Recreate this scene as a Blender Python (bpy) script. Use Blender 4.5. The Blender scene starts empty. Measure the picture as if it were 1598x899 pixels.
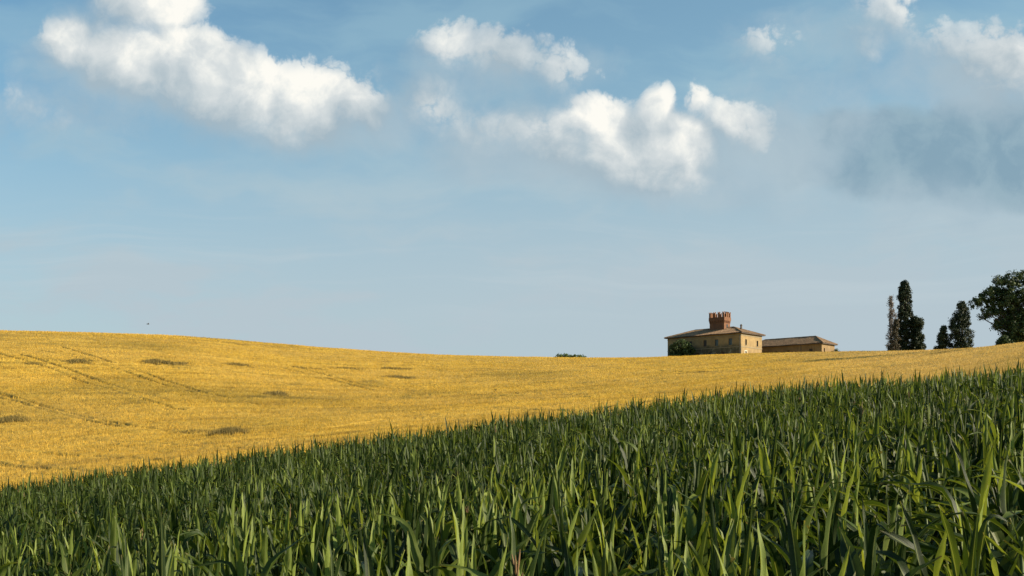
import bpy, math, random
import numpy as np

# ---------------------------------------------------------------- camera, light, exposure
SC = bpy.context.scene
COL = SC.collection
FPX = 1776.0            # focal length in photo pixels (photo is 1598 px wide)
PX0, HOR = 799.0, 700.0  # principal column and the row of the true horizon

cam_data = bpy.data.cameras.new('camera')
cam = bpy.data.objects.new('camera', cam_data)
COL.objects.link(cam)
cam.location = (0, 0, 0)
cam.rotation_euler = (math.radians(90), 0, 0)
cam_data.sensor_width = 36.0
cam_data.lens = 36.0 * FPX / 1598.0
cam_data.shift_y = (HOR - 449.5) / 1598.0     # rising front, verticals stay vertical
cam_data.clip_start = 0.1
cam_data.clip_end = 20000
SC.camera = cam

SUN_EL, SUN_AZ = math.radians(23), math.radians(99)   # azimuth clockwise from the view direction (+Y)
sun_data = bpy.data.lights.new('sun', 'SUN')
sun_data.energy = 5.0
sun_data.angle = math.radians(0.5)
sun_data.color = (1.0, 0.86, 0.66)
sun = bpy.data.objects.new('sun', sun_data)
COL.objects.link(sun)
sd = (math.sin(SUN_AZ) * math.cos(SUN_EL), math.cos(SUN_AZ) * math.cos(SUN_EL), math.sin(SUN_EL))
import mathutils
sun.rotation_euler = mathutils.Vector(sd).to_track_quat('Z', 'Y').to_euler()
sun.location = (60, -20, 60)

SC.view_settings.view_transform = 'Standard'
SC.view_settings.look = 'None'
SC.view_settings.exposure = 0.95
SC.view_settings.gamma = 1.0
SC.view_settings.use_curve_mapping = False
SC.render.engine = 'CYCLES'
SC.cycles.use_denoising = True
SC.cycles.max_bounces = 5
SC.cycles.diffuse_bounces = 2
SC.cycles.transmission_bounces = 3
SC.cycles.glossy_bounces = 2
SC.cycles.transparent_max_bounces = 8

# ---------------------------------------------------------------- sky with clouds
world = bpy.data.worlds.new('World')
SC.world = world
world.use_nodes = True
world.cycles.sampling_method = 'MANUAL'
world.cycles.sample_map_resolution = 512


class NT:
    """small wrapper for writing node trees"""
    def __init__(self, tree):
        self.t = tree; self.n = tree.nodes; self.l = tree.links

    def node(self, kind, **kw):
        nd = self.n.new(kind)
        for k, v in kw.items():
            setattr(nd, k, v)
        return nd

    def put(self, sock, v):
        if isinstance(v, bpy.types.NodeSocket):
            self.l.new(v, sock)
        elif v is not None:
            sock.default_value = v

    def m(self, op, a, b=None, c=None, clamp=False):
        nd = self.node('ShaderNodeMath', operation=op, use_clamp=clamp)
        self.put(nd.inputs[0], a); self.put(nd.inputs[1], b); self.put(nd.inputs[2], c)
        return nd.outputs[0]

    def v(self, op, a, b=None, s=None):
        nd = self.node('ShaderNodeVectorMath', operation=op)
        self.put(nd.inputs[0], a); self.put(nd.inputs[1], b)
        if s is not None: self.put(nd.inputs['Scale'], s)
        return nd.outputs['Value'] if op in ('LENGTH', 'DOT_PRODUCT', 'DISTANCE') else nd.outputs[0]

    def comb(self, x, y, z):
        nd = self.node('ShaderNodeCombineXYZ')
        for s, q in zip(nd.inputs, (x, y, z)): self.put(s, q)
        return nd.outputs[0]

    def mix(self, f, a, b, blend='MIX'):
        nd = self.node('ShaderNodeMix', data_type='RGBA', blend_type=blend)
        self.put(nd.inputs[0], f); self.put(nd.inputs[6], a); self.put(nd.inputs[7], b)
        return nd.outputs[2]

    def noise(self, vec, scale, detail=4, rough=0.5, dist=0.0, lac=2.0, dim='3D'):
        nd = self.node('ShaderNodeTexNoise', noise_dimensions=dim)
        self.put(nd.inputs['Vector'], vec)
        for k, q in (('Scale', scale), ('Detail', detail), ('Roughness', rough), ('Distortion', dist), ('Lacunarity', lac)):
            nd.inputs[k].default_value = q
        return nd.outputs[0]

    def sstep(self, x, lo, hi, a=0.0, b=1.0):
        nd = self.node('ShaderNodeMapRange', interpolation_type='SMOOTHSTEP')
        self.put(nd.inputs[0], x); self.put(nd.inputs[1], lo); self.put(nd.inputs[2], hi)
        self.put(nd.inputs[3], a); self.put(nd.inputs[4], b)
        return nd.outputs[0]

    def ramp(self, x, stops, interp='LINEAR'):
        nd = self.node('ShaderNodeValToRGB')
        nd.color_ramp.interpolation = interp
        el = nd.color_ramp.elements
        while len(el) < len(stops): el.new(0.5)
        for e, (p, c) in zip(el, stops):
            e.position = p; e.color = tuple(c) + (1,)
        self.put(nd.inputs[0], x)
        return nd.outputs[0]


def rgba(c): return (c[0], c[1], c[2], 1.0)
def srgb(r, g, b):
    return tuple(((q / 255) / 12.92 if q / 255 <= 0.04045 else ((q / 255 + 0.055) / 1.055) ** 2.4) for q in (r, g, b))


def blob_group(name, blobs):
    """height field of a cloud: smooth union of ellipses in (azimuth, elevation tangent) units of 1/17.76"""
    g = bpy.data.node_groups.new(name, 'ShaderNodeTree')
    g.interface.new_socket('P', in_out='INPUT', socket_type='NodeSocketVector')
    g.interface.new_socket('F', in_out='OUTPUT', socket_type='NodeSocketFloat')
    T = NT(g)
    gi = T.node('NodeGroupInput'); go = T.node('NodeGroupOutput')
    # the running union travels in the z of the vector, so that the lobes are evaluated one after another
    sx = T.node('ShaderNodeSeparateXYZ'); T.put(sx.inputs[0], gi.outputs[0])
    acc = None
    for (cx, cy, rx, ry, rot, h) in blobs:
        mp = T.node('ShaderNodeMapping', vector_type='TEXTURE')
        T.put(mp.inputs['Vector'], gi.outputs[0] if acc is None else T.comb(sx.outputs[0], sx.outputs[1], acc))
        mp.inputs['Location'].default_value = (cx / 100, -cy / 100, 0)
        mp.inputs['Rotation'].default_value = (0, 0, math.radians(rot))
        mp.inputs['Scale'].default_value = (rx / 100, ry / 100, 1e5)
        r2 = T.v('DOT_PRODUCT', mp.outputs[0], mp.outputs[0])
        f = T.m('MULTIPLY', T.m('SUBTRACT', 1.0, r2), h)
        acc = f if acc is None else T.m('SMOOTH_MAX', acc, f, 0.30)
    T.put(go.inputs[0], acc)
    return g


# each lobe: column, row (as angles from the view axis), half width, half height, tilt, strength
CUMULUS = [
    (232, 0, 100, 70, 0, 1.0), (120, 66, 66, 50, 0, 0.8), (205, 92, 115, 72, -15, 1.05), (300, 105, 120, 78, -20, 1.25),
    (330, 140, 120, 66, -18, 0.95), (250, 110, 100, 60, -10, 0.9), (465, 190, 95, 52, -8, 0.7),
    (385, 140, 105, 72, -18, 1.05), (470, 160, 100, 72, -10, 0.85), (540, 165, 80, 56, -8, 0.6),
    (706, 72, 56, 44, 0, 0.46), (780, 86, 76, 46, -8, 0.46), (868, 106, 62, 40, -10, 0.36),
    (672, 160, 54, 46, -15, 0.40), (720, 190, 50, 36, 0, 0.20),
    (935, 190, 70, 52, 0, 0.95), (1028, 176, 32, 42, 0, 0.9), (1052, 228, 76, 56, 0, 1.0), (985, 240, 120, 66, -5, 1.0),
    (1000, 268, 120, 48, -4, 0.8), (905, 240, 90, 50, -10, 0.6), (1020, 210, 60, 50, 0, 0.7),
    (868, 212, 92, 56, 0, 0.46), (790, 205, 80, 46, 0, 0.28),
    (1092, 160, 30, 28, 0, 0.50), (1150, 196, 70, 42, -25, 0.52),
    (1200, 62, 42, 30, 0, 0.24), (1392, 10, 60, 38, 0, 0.34), (1352, 62, 38, 40, 0, 0.26),
    (1500, 66, 86, 42, -10, 0.30), (1565, 104, 100, 76, -20, 0.55),
    (22, 150, 60, 30, 20, 0.12), (110, 178, 80, 26, 5, 0.12),
]
VEIL = [   # soft grey undersides
    (430, 180, 170, 70, -12, 0.8), (600, 185, 120, 60, 0, 0.6), (820, 235, 220, 80, -6, 1.0), (800, 110, 190, 60, 0, 0.5),
    (1030, 285, 200, 66, -5, 1.1), (1180, 240, 170, 100, 0, 1.25), (1250, 150, 150, 60, 0, 0.5), (1310, 200, 110, 60, 0, 0.6),
    (1520, 130, 190, 80, 0, 0.8), (1400, 320, 330, 60, -3, 0.6), (180, 115, 180, 80, -15, 0.6),
    (80, 170, 160, 46, 0, 0.35), (330, 265, 100, 24, -10, 0.24), (1330, 60, 260, 70, 0, 0.4),
]
SHADE = [  # the slate-blue cloud bank low on the right
    (1400, 242, 160, 78, 0, 1.1), (1540, 245, 180, 96, 0, 1.3), (1240, 245, 80, 50, 0, 0.62), (1330, 215, 80, 50, 0, 0.7), (1680, 240, 120, 90, 0, 1.1),
]


def build_sky():
    T = NT(world.node_tree)
    T.n.clear()
    out = T.node('ShaderNodeOutputWorld')
    bg = T.node('ShaderNodeBackground')
    bg.inputs['Strength'].default_value = 0.055
    T.l.new(bg.outputs[0], out.inputs['Surface'])
    sky = T.node('ShaderNodeTexSky', sky_type='NISHITA', sun_disc=False, sun_elevation=SUN_EL, sun_rotation=SUN_AZ,
                 altitude=300, air_density=1.0, dust_density=1.6, ozone_density=1.4)
    tc = T.node('ShaderNodeTexCoord')
    sp = T.node('ShaderNodeSeparateXYZ')
    T.l.new(tc.outputs['Generated'], sp.inputs[0])
    x, y, z = sp.outputs
    ya = T.m('MAXIMUM', T.m('ABSOLUTE', y), 0.06)
    U = T.m('ADD', T.m('MULTIPLY', T.m('DIVIDE', x, ya), 17.76), 7.99)
    V = T.m('SUBTRACT', T.m('MULTIPLY', T.m('DIVIDE', z, ya), 17.76), 7.0)
    P = T.comb(U, V, 0.0)
    ahead = T.sstep(y, 0.15, 0.35)      # the mapped cloud field lies in this half of the sky
    # ragged outlines: push the lookup point around with noise at two scales
    def warp(p, scale, amt, detail):
        nd = T.node('ShaderNodeTexNoise')
        T.put(nd.inputs['Vector'], p); nd.inputs['Scale'].default_value = scale; nd.inputs['Detail'].default_value = detail
        return T.v('ADD', p, T.v('SCALE', T.v('SUBTRACT', nd.outputs['Color'], (0.5, 0.5, 0.5)), None, amt))
    def puffs(p):
        a = T.node('ShaderNodeTexVoronoi', feature='F1', voronoi_dimensions='2D')
        T.put(a.inputs['Vector'], p)
        a.inputs['Scale'].default_value = 2.3; a.inputs['Detail'].default_value = 3.0
        a.inputs['Roughness'].default_value = 0.55; a.inputs['Lacunarity'].default_value = 2.3
        return T.m('SUBTRACT', 0.50, a.outputs['Distance'])
    gc = blob_group('cumulus_field', CUMULUS); gv = blob_group('veil_field', VEIL); gs = blob_group('bank_field', SHADE)
    def field(g, p):
        nd = T.node('ShaderNodeGroup'); nd.node_tree = g; T.put(nd.inputs[0], p); return nd.outputs[0]

    W = warp(warp(P, 0.9, 0.40, 2), 3.5, 0.12, 4)
    def height(p, q):
        fb = T.m('SUBTRACT', T.noise(q, 1.6, 6, 0.55), 0.5)
        h = T.m('ADD', field(gc, p), T.m('MULTIPLY', puffs(q), 0.50))
        return T.m('ADD', h, T.m('MULTIPLY', fb, 0.55))
    L = (0.16, 0.10, 0)
    h0 = height(W, W)
    W1 = T.v('ADD', W, L)
    h1 = height(W1, W1)
    W2 = T.v('ADD', W, (0.40, 0.46, 0))
    f0 = field(gc, W); f2 = field(gc, W2)
    # crisp on the side towards the sun, dissolving on the far side
    side = T.m('SUBTRACT', f0, f2)
    edge = T.sstep(side, -0.50, 0.55, 1.05, 0.12)
    hb = T.m('ADD', h0, 0.02)
    dens = T.sstep(hb, T.m('SUBTRACT', -0.10, edge), edge)
    sc_ = T.m('MAXIMUM', T.m('MINIMUM', side, 0.75), -0.8)
    lit = T.m('ADD', T.m('MULTIPLY', T.m('SUBTRACT', h0, h1), 0.42), T.m('MULTIPLY', sc_, 0.50))
    lit = T.m('ADD', lit, T.m('MULTIPLY', T.sstep(f0, 0.0, 0.7), 0.22))
    lit = T.m('ADD', lit, T.m('MULTIPLY', T.m('SUBTRACT', T.noise(P, 0.60, 3, 0.5), 0.42), 1.8), clamp=True)
    S = 1 / (0.055 * 2 ** 0.95)
    def em(c, k=1.0): return tuple(q * S * k for q in c) + (1,)
    col = T.ramp(lit, [(0.0, srgb(166, 184, 195)), (0.32, srgb(190, 202, 208)), (0.66, srgb(217, 223, 224)), (0.85, srgb(238, 240, 236)), (1.0, srgb(254, 252, 244))])
    col = T.v('SCALE', col, None, S)

    # base: Nishita, a little teal, paling to the right and downward as the thin high cloud thickens
    base = T.mix(1.0, sky.outputs[0], (1.08, 1.46, 1.45, 1), 'MULTIPLY')
    thin_n = T.noise(T.v('MULTIPLY', warp(P, 0.5, 1.0, 3), (0.22, 0.9, 1)), 1.0, 5, 0.55)
    thin = T.m('ADD', T.m('MULTIPLY', T.sstep(thin_n, 0.44, 0.68), 0.34), T.sstep(U, -2.0, 14.0, 0.04, 0.28))
    thin = T.m('ADD', thin, T.sstep(V, 0.4, -5.4, 0.0, 0.72), clamp=True)
    thin = T.m('MULTIPLY', thin, T.sstep(y, 0.0, 0.35, 0.3, 1.0))
    c1 = T.mix(thin, base, T.mix(T.sstep(V, -0.5, -5.0), em(srgb(158, 193, 208)), em(srgb(182, 198, 207))))
    streak = T.noise(T.v('MULTIPLY', warp(P, 0.3, 0.8, 2), (0.10, 2.6, 1)), 1.0, 5, 0.62)
    sband = T.m('MULTIPLY', T.sstep(V, -5.3, -4.4), T.sstep(V, -2.6, -3.8))
    c1 = T.mix(T.m('MULTIPLY', T.m('MULTIPLY', T.sstep(streak, 0.46, 0.70), sband), 0.42), c1, em(srgb(192, 206, 213)))
    # cloud bank
    Wb = warp(warp(P, 0.5, 0.7, 3), 1.8, 0.35, 5)
    fs = T.m('ADD', field(gs, Wb), T.m('MULTIPLY', T.m('SUBTRACT', T.noise(Wb, 0.8, 5, 0.55), 0.5), 1.1))
    c2 = T.mix(T.m('MULTIPLY', T.m('MULTIPLY', T.sstep(fs, -0.10, 0.60), 0.90), ahead), c1, T.mix(T.sstep(T.noise(Wb, 1.4, 5, 0.6), 0.40, 0.64), em(srgb(132, 162, 180)), em(srgb(148, 175, 189))))
    # veil
    fv = T.m('ADD', field(gv, Wb), T.m('MULTIPLY', T.m('SUBTRACT', T.noise(Wb, 1.3, 7, 0.6), 0.52), 1.1))
    vc = T.mix(T.noise(Wb, 0.9, 4, 0.5), em(srgb(152, 179, 196)), em(srgb(188, 204, 212)))
    c3 = T.mix(T.m('MULTIPLY', T.m('MULTIPLY', T.sstep(fv, -0.02, 0.95), 0.85), ahead), c2, vc)
    strength = T.sstep(f0, -0.1, 0.55, 0.42, 1.0)
    c4 = T.mix(T.m('MULTIPLY', T.m('MULTIPLY', dens, strength), ahead), c3, col)
    T.l.new(c4, bg.inputs['Color'])


build_sky()

# ---------------------------------------------------------------- helpers
RNG = np.random.default_rng(7)


def tag(o, label=None, cat=None, group=None, kind=None):
    if label: o['label'] = label
    if cat: o['category'] = cat
    if group: o['group'] = group
    if kind: o['kind'] = kind
    return o


def root(name, loc, label, cat, group=None, rz=0.0):
    o = bpy.data.objects.new(name, None)
    o.empty_display_size = 0.2
    o.location = loc; o.rotation_euler = (0, 0, rz)
    COL.objects.link(o)
    return tag(o, label, cat, group)


def mesh_np(name, V, F, mats, uv=None, attrs=None, smooth=False, midx=None):
    """mesh from numpy arrays; F is (n,3) or (n,4); uv is per vertex"""
    V = np.asarray(V, np.float32); F = np.asarray(F, np.int32)
    me = bpy.data.meshes.new(name)
    k = F.shape[1]
    me.vertices.add(len(V)); me.vertices.foreach_set('co', V.ravel())
    me.loops.add(F.size); me.loops.foreach_set('vertex_index', F.ravel())
    me.polygons.add(len(F))
    me.polygons.foreach_set('loop_start', np.arange(0, F.size, k, dtype=np.int32))
    me.polygons.foreach_set('loop_total', np.full(len(F), k, np.int32))
    if smooth: me.polygons.foreach_set('use_smooth', np.ones(len(F), bool))
    for m in mats: me.materials.append(m)
    if midx is not None: me.polygons.foreach_set('material_index', np.asarray(midx, np.int32))
    if uv is not None:
        ul = me.uv_layers.new(name='UVMap')
        ul.data.foreach_set('uv', np.asarray(uv, np.float32)[F.ravel()].ravel())
    for an, av in (attrs or {}).items():
        a = me.attributes.new(an, 'FLOAT', 'POINT'); a.data.foreach_set('value', np.asarray(av, np.float32))
    me.update(calc_edges=True)
    return me


def link(name, me, parent=None):
    o = bpy.data.objects.new(name, me)
    COL.objects.link(o)
    if parent is not None: o.parent = parent
    return o


def hash2(ix, iy, seed):
    h = (ix.astype(np.int64) * 374761393 + iy.astype(np.int64) * 668265263 + seed * 1442695041) & 0xFFFFFFFF
    h = ((h ^ (h >> 13)) * 1274126177) & 0xFFFFFFFF
    h = h ^ (h >> 16)
    return (h & 0xFFFFFF) / float(0x1000000)


def vnoise(x, y, seed=0):
    ix = np.floor(x); iy = np.floor(y)
    fx = x - ix; fy = y - iy
    fx = fx * fx * (3 - 2 * fx); fy = fy * fy * (3 - 2 * fy)
    a = hash2(ix, iy, seed); b = hash2(ix + 1, iy, seed); c = hash2(ix, iy + 1, seed); d = hash2(ix + 1, iy + 1, seed)
    return (a + (b - a) * fx) * (1 - fy) + (c + (d - c) * fx) * fy


def fbm(x, y, oct=4, seed=0):
    s = np.zeros_like(x); amp = 0.5; tot = 0
    for i in range(oct):
        s += amp * vnoise(x * 2 ** i, y * 2 ** i, seed + i); tot += amp; amp *= 0.5
    return s / tot


def material(name):
    m = bpy.data.materials.new(name); m.use_nodes = True
    T = NT(m.node_tree)
    bsdf = m.node_tree.nodes['Principled BSDF']
    return m, T, bsdf


def attr(T, name):
    nd = T.node('ShaderNodeAttribute', attribute_name=name)
    return nd.outputs['Fac']


def objpos(T):
    return T.node('ShaderNodeTexCoord').outputs['Object']


# ---------------------------------------------------------------- terrain
# the skyline of the wheat hill: bearing (photo column) -> height angle (photo row) and distance of the crest
SKY_X = np.array([-600, -200, 0, 150, 300, 430, 500, 550, 600, 700, 800, 900, 1000, 1040, 1155, 1250, 1390, 1440, 1500, 1530, 1560, 1598, 1800, 2200])
SKY_Y = np.array([500, 509, 514.5, 519, 526, 536, 542, 545, 549, 554.5, 557.5, 558.5, 558, 556.5, 552, 549.5, 547.5, 546.5, 544, 542, 539, 534.5, 505, 470])
CR_X = np.array([-600, 0, 300, 500, 700, 950, 1050, 1300, 1400, 1500, 1560, 1598, 1800, 2200])
CR_D = np.array([200, 225, 260, 300, 325, 325, 310, 275, 240, 190, 160, 145, 125, 110])
_ug = np.linspace(-0.9, 0.9, 721)
_px = PX0 + FPX * _ug
_k = np.exp(-0.5 * (np.arange(-12, 13) / 4.0) ** 2); _k /= _k.sum()
_crE = np.convolve(np.pad((HOR - np.interp(_px, SKY_X, SKY_Y)) / FPX, 12, mode='edge'), _k, 'valid')
_k2 = np.exp(-0.5 * (np.arange(-40, 41) / 16.0) ** 2); _k2 /= _k2.sum()
_crD = np.convolve(np.pad(np.interp(_px, CR_X, CR_D), 40, mode='edge'), _k2, 'valid')
CORN_H, CORN_END, WHEAT_H = 1.72, 50.0, 0.75
BX = np.array([-400, -120, -60, -22.5, 0, 11, 22.5, 40, 80, 140, 400])
BZ = np.array([-14, -9.5, -6.2, -2.86, 0, 1.38, 2.22, 3.6, 5.6, 7, 9])
_bxg = np.linspace(-400, 400, 1601)
_k3 = np.exp(-0.5 * (np.arange(-24, 25) / 9.0) ** 2); _k3 /= _k3.sum()
_bzg = np.convolve(np.pad(np.interp(_bxg, BX, BZ), 24, mode='edge'), _k3, 'valid')


def plane_z(x, y):
    """ground under the corn"""
    return -0.99 - CORN_H + 0.0465 * np.clip(y, -60, 60) + np.interp(x, _bxg, _bzg)


def crest(u):
    return np.interp(u, _ug, _crE), np.interp(u, _ug, _crD)


def ground_z(x, y):
    x = np.asarray(x, float); y = np.asarray(y, float)
    r = np.hypot(x, y); phi = np.arctan2(x, y)
    pc = np.clip(phi, -0.70, 0.70)
    u = np.tan(pc); Y = r * np.cos(pc)
    E1, yc = crest(u)
    y0 = 51.0
    z0 = plane_z(u * y0, np.full_like(u, y0)) + WHEAT_H
    E0 = z0 / y0
    t = np.clip((Y - y0) / (yc - y0), 0, 1)
    near = Y * (E0 + (E1 - E0) * (1 - (1 - t) ** 2.0))
    d = np.maximum(Y - yc, 0)
    dd = np.minimum(d, 60)
    far = yc * E1 + E1 * dd - (E1 + 0.02) * dd ** 2 / 120.0 - 0.02 * np.maximum(d - 60, 0)
    hill = np.where(Y > yc, far, near) - WHEAT_H
    p = plane_z(x, y)
    w = np.clip((Y - 47.0) / 4.0, 0, 1); w = w * w * (3 - 2 * w)
    wa = np.clip((2.2 - np.abs(phi)) / 1.2, 0, 1); wa = wa * wa * (3 - 2 * wa)
    w = w * wa
    z = p * (1 - w) + hill * w
    return z + (fbm(x * 0.03, y * 0.03, 3, 5) - 0.5) * 0.5 * np.clip((Y - 60) / 60, 0, 1)


def at(px, Y):
    """point on the ground at a bearing given by a photo column, Y metres ahead"""
    x = (px - PX0) / FPX * Y
    return x, Y, float(ground_z(np.array([x]), np.array([Y]))[0])


def row_z(py, Y):
    return (HOR - py) / FPX * Y


def earth_material():
    m, T, b = material('dry_earth')
    p = objpos(T)
    n = T.noise(p, 0.6, 8, 0.6); n2 = T.noise(p, 9.0, 6, 0.6)
    col = T.mix(n2, T.ramp(n, [(0.3, (0.10, 0.075, 0.045)), (0.7, (0.17, 0.13, 0.075))]), (0.12, 0.095, 0.055, 1))
    T.put(b.inputs['Base Color'], col); b.inputs['Roughness'].default_value = 0.95
    bp = T.node('ShaderNodeBump'); bp.inputs['Strength'].default_value = 0.7; bp.inputs['Distance'].default_value = 0.05
    T.put(bp.inputs['Height'], n2); T.put(b.inputs['Normal'], bp.outputs[0])
    return m


def build_ground():
    ang = np.unique(np.concatenate([np.linspace(-math.pi, math.pi, 121)[:-1], np.linspace(-0.62, 0.62, 220)]))
    rad = np.concatenate([[0.5], np.linspace(2, 70, 60), 70 * 1.035 ** np.arange(1, 130)])
    A, R = np.meshgrid(ang, rad)
    X = R * np.sin(A); Y = R * np.cos(A)
    Z = ground_z(X, Y)
    n, k = len(rad), len(ang)
    V = np.stack([X, Y, Z], -1).reshape(-1, 3)
    i = np.arange(n - 1)[:, None] * k; j = np.arange(k)[None, :]; j2 = (j + 1) % k
    F = np.stack([i + j, i + j2, i + k + j2, i + k + j], -1).reshape(-1, 4)
    V = np.vstack([V, [[0, 0, float(ground_z(np.array([0.]), np.array([.1]))[0])]]])
    me = mesh_np('ground', V, F, [M_EARTH], smooth=True)
    # close the middle
    o = link('ground', me)
    tag(o, 'dry brown earth of the rolling farmland under the crops', 'ground', kind='structure')


M_EARTH = earth_material()
build_ground()

# ---------------------------------------------------------------- wheat
# wheel tracks of the sprayer, as bearing/height angles seen from the field path, dropped onto the slope
TRACKS = [
    [(-60, 535), (0, 551), (60, 568), (120, 590), (203, 617), (290, 640)],
    [(30, 551), (90, 570), (150, 590), (200, 608), (260, 622)],
    [(95, 540), (147, 556), (200, 573), (260, 592), (319, 611), (400, 628)],
    [(60, 545), (130, 559), (200, 580), (250, 596), (305, 612)],
    [(-40, 598), (0, 612), (60, 630), (120, 645), (200, 661), (300, 674)],
    [(-40, 612), (0, 619), (50, 633), (110, 648), (190, 664)],
    [(-40, 716), (0, 723), (70, 728), (156, 734), (230, 735)],
    [(420, 562), (500, 582), (575, 601), (669, 611), (800, 616.5), (932, 613), (1063, 609), (1200, 600)],
    [(440, 574), (505, 588), (580, 607), (670, 615.5), (800, 621), (930, 617)],
    [(560, 546), (620, 553), (680, 557.5), (740, 561)],
    [(600, 548), (660, 555), (720, 560), (800, 567), (900, 571)],
    [(-20, 700), (60, 704), (160, 711), (300, 716), (420, 712)],
    [(330, 530), (420, 545), (480, 558), (560, 572)],
    [(500, 666), (600, 652), (640, 650), (760, 648)],
    [(620, 640), (760, 634), (900, 640), (1010, 632)],
    [(900, 570), (1000, 577), (1100, 580), (1250, 576), (1380, 572)],
    [(150, 684), (260, 690), (380, 694), (520, 690)],
]


def surf_z(x, y):
    return ground_z(x, y) + WHEAT_H


def drop(px, py):
    """where a view ray given by bearing and height angle meets the wheat surface"""
    u = (px - PX0) / FPX; e = (HOR - py) / FPX
    Y = np.linspace(51, float(crest(u)[1]), 900)
    E = surf_z(u * Y, Y) / Y
    k = int(np.argmax(E >= e)) if (E >= e).any() else len(Y) - 1
    return u * Y[k], Y[k]


def track_points():
    out = []
    for tr in TRACKS:
        a = np.array(tr, float)
        s = np.linspace(0, len(a) - 1, 60)
        xs = np.interp(s, np.arange(len(a)), a[:, 0]); ys = np.interp(s, np.arange(len(a)), a[:, 1])
        P = np.array([drop(p, q) for p, q in zip(xs, ys)])
        for _ in range(3):
            P[1:-1] = (P[:-2] + 2 * P[1:-1] + P[2:]) / 4
        out.append(P)
    return out


TRK = track_points()


def track_dist(x, y):
    """distance to the nearest wheel track, coarse hashing by segments"""
    best = np.full(x.shape, 9.0, np.float32)
    for P in TRK:
        for a, b in zip(P[:-1], P[1:]):
            lo = np.minimum(a, b) - 3; hi = np.maximum(a, b) + 3
            k = np.nonzero((x > lo[0]) & (x < hi[0]) & (y > lo[1]) & (y < hi[1]))[0]
            if not len(k): continue
            d = b - a; L = max((d ** 2).sum(), 1e-6)
            t = np.clip(((x[k] - a[0]) * d[0] + (y[k] - a[1]) * d[1]) / L, 0, 1)
            q = np.hypot(x[k] - a[0] - t * d[0], y[k] - a[1] - t * d[1])
            best[k] = np.minimum(best[k], q)
    return best


def wheat_material():
    m, T, b = material('ripe_wheat')
    tone = attr(T, 'tone'); green = attr(T, 'green')
    p = objpos(T)
    big = T.noise(T.v('MULTIPLY', p, (1, 1, 0.2)), 0.035, 5, 0.6)
    c = T.ramp(tone, [(0.0, (0.19, 0.105, 0.012)), (0.35, (0.53, 0.325, 0.038)), (0.7, (0.69, 0.445, 0.060)), (1.0, (0.78, 0.545, 0.105))])
    c = T.mix(T.m('MULTIPLY', T.sstep(big, 0.40, 0.62), 0.30), c, (0.619, 0.404, 0.095, 1))
    sp = T.node('ShaderNodeSeparateXYZ'); T.put(sp.inputs[0], p)
    # the near right end of the field is a paler, beiger stand of wheat
    beige = T.sstep(T.m('SUBTRACT', sp.outputs[0], T.m('MULTIPLY', sp.outputs[1], 0.22)), -6.0, 22.0)
    c = T.mix(T.m('MULTIPLY', beige, 0.55), c, (0.60, 0.40, 0.135, 1))
    c = T.mix(green, c, (0.190, 0.140, 0.024, 1))
    T.put(b.inputs['Base Color'], c)
    b.inputs['Roughness'].default_value = 0.7
    b.inputs['Specular IOR Level'].default_value = 0.25
    tr = T.node('ShaderNodeBsdfTranslucent'); T.put(tr.inputs[0], c)
    mx = T.node('ShaderNodeMixShader'); mx.inputs[0].default_value = 0.36
    T.l.new(b.outputs[0], mx.inputs[1]); T.l.new(tr.outputs[0], mx.inputs[2])
    T.l.new(mx.outputs[0], T.n['Material Output'].inputs['Surface'])
    return m


def patches_green(x, y):
    """0..1 how green or thin the crop is"""
    g = fbm(x * 0.045, y * 0.03, 4, 31)
    # long smears of thinner crop that follow the drilling direction down the slope
    a = x * 0.80 + y * 0.60; b = -x * 0.60 + y * 0.80
    st = fbm(a * 0.10, b * 0.75, 4, 61)
    cl = fbm(x * 0.30, y * 0.22, 4, 71)
    return np.clip((g - 0.56) * 4.0, 0, 1) * 0.40 + np.clip((st - 0.60) * 6, 0, 1) * 0.38 + np.clip((cl - 0.68) * 8, 0, 1) * 0.35


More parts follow.
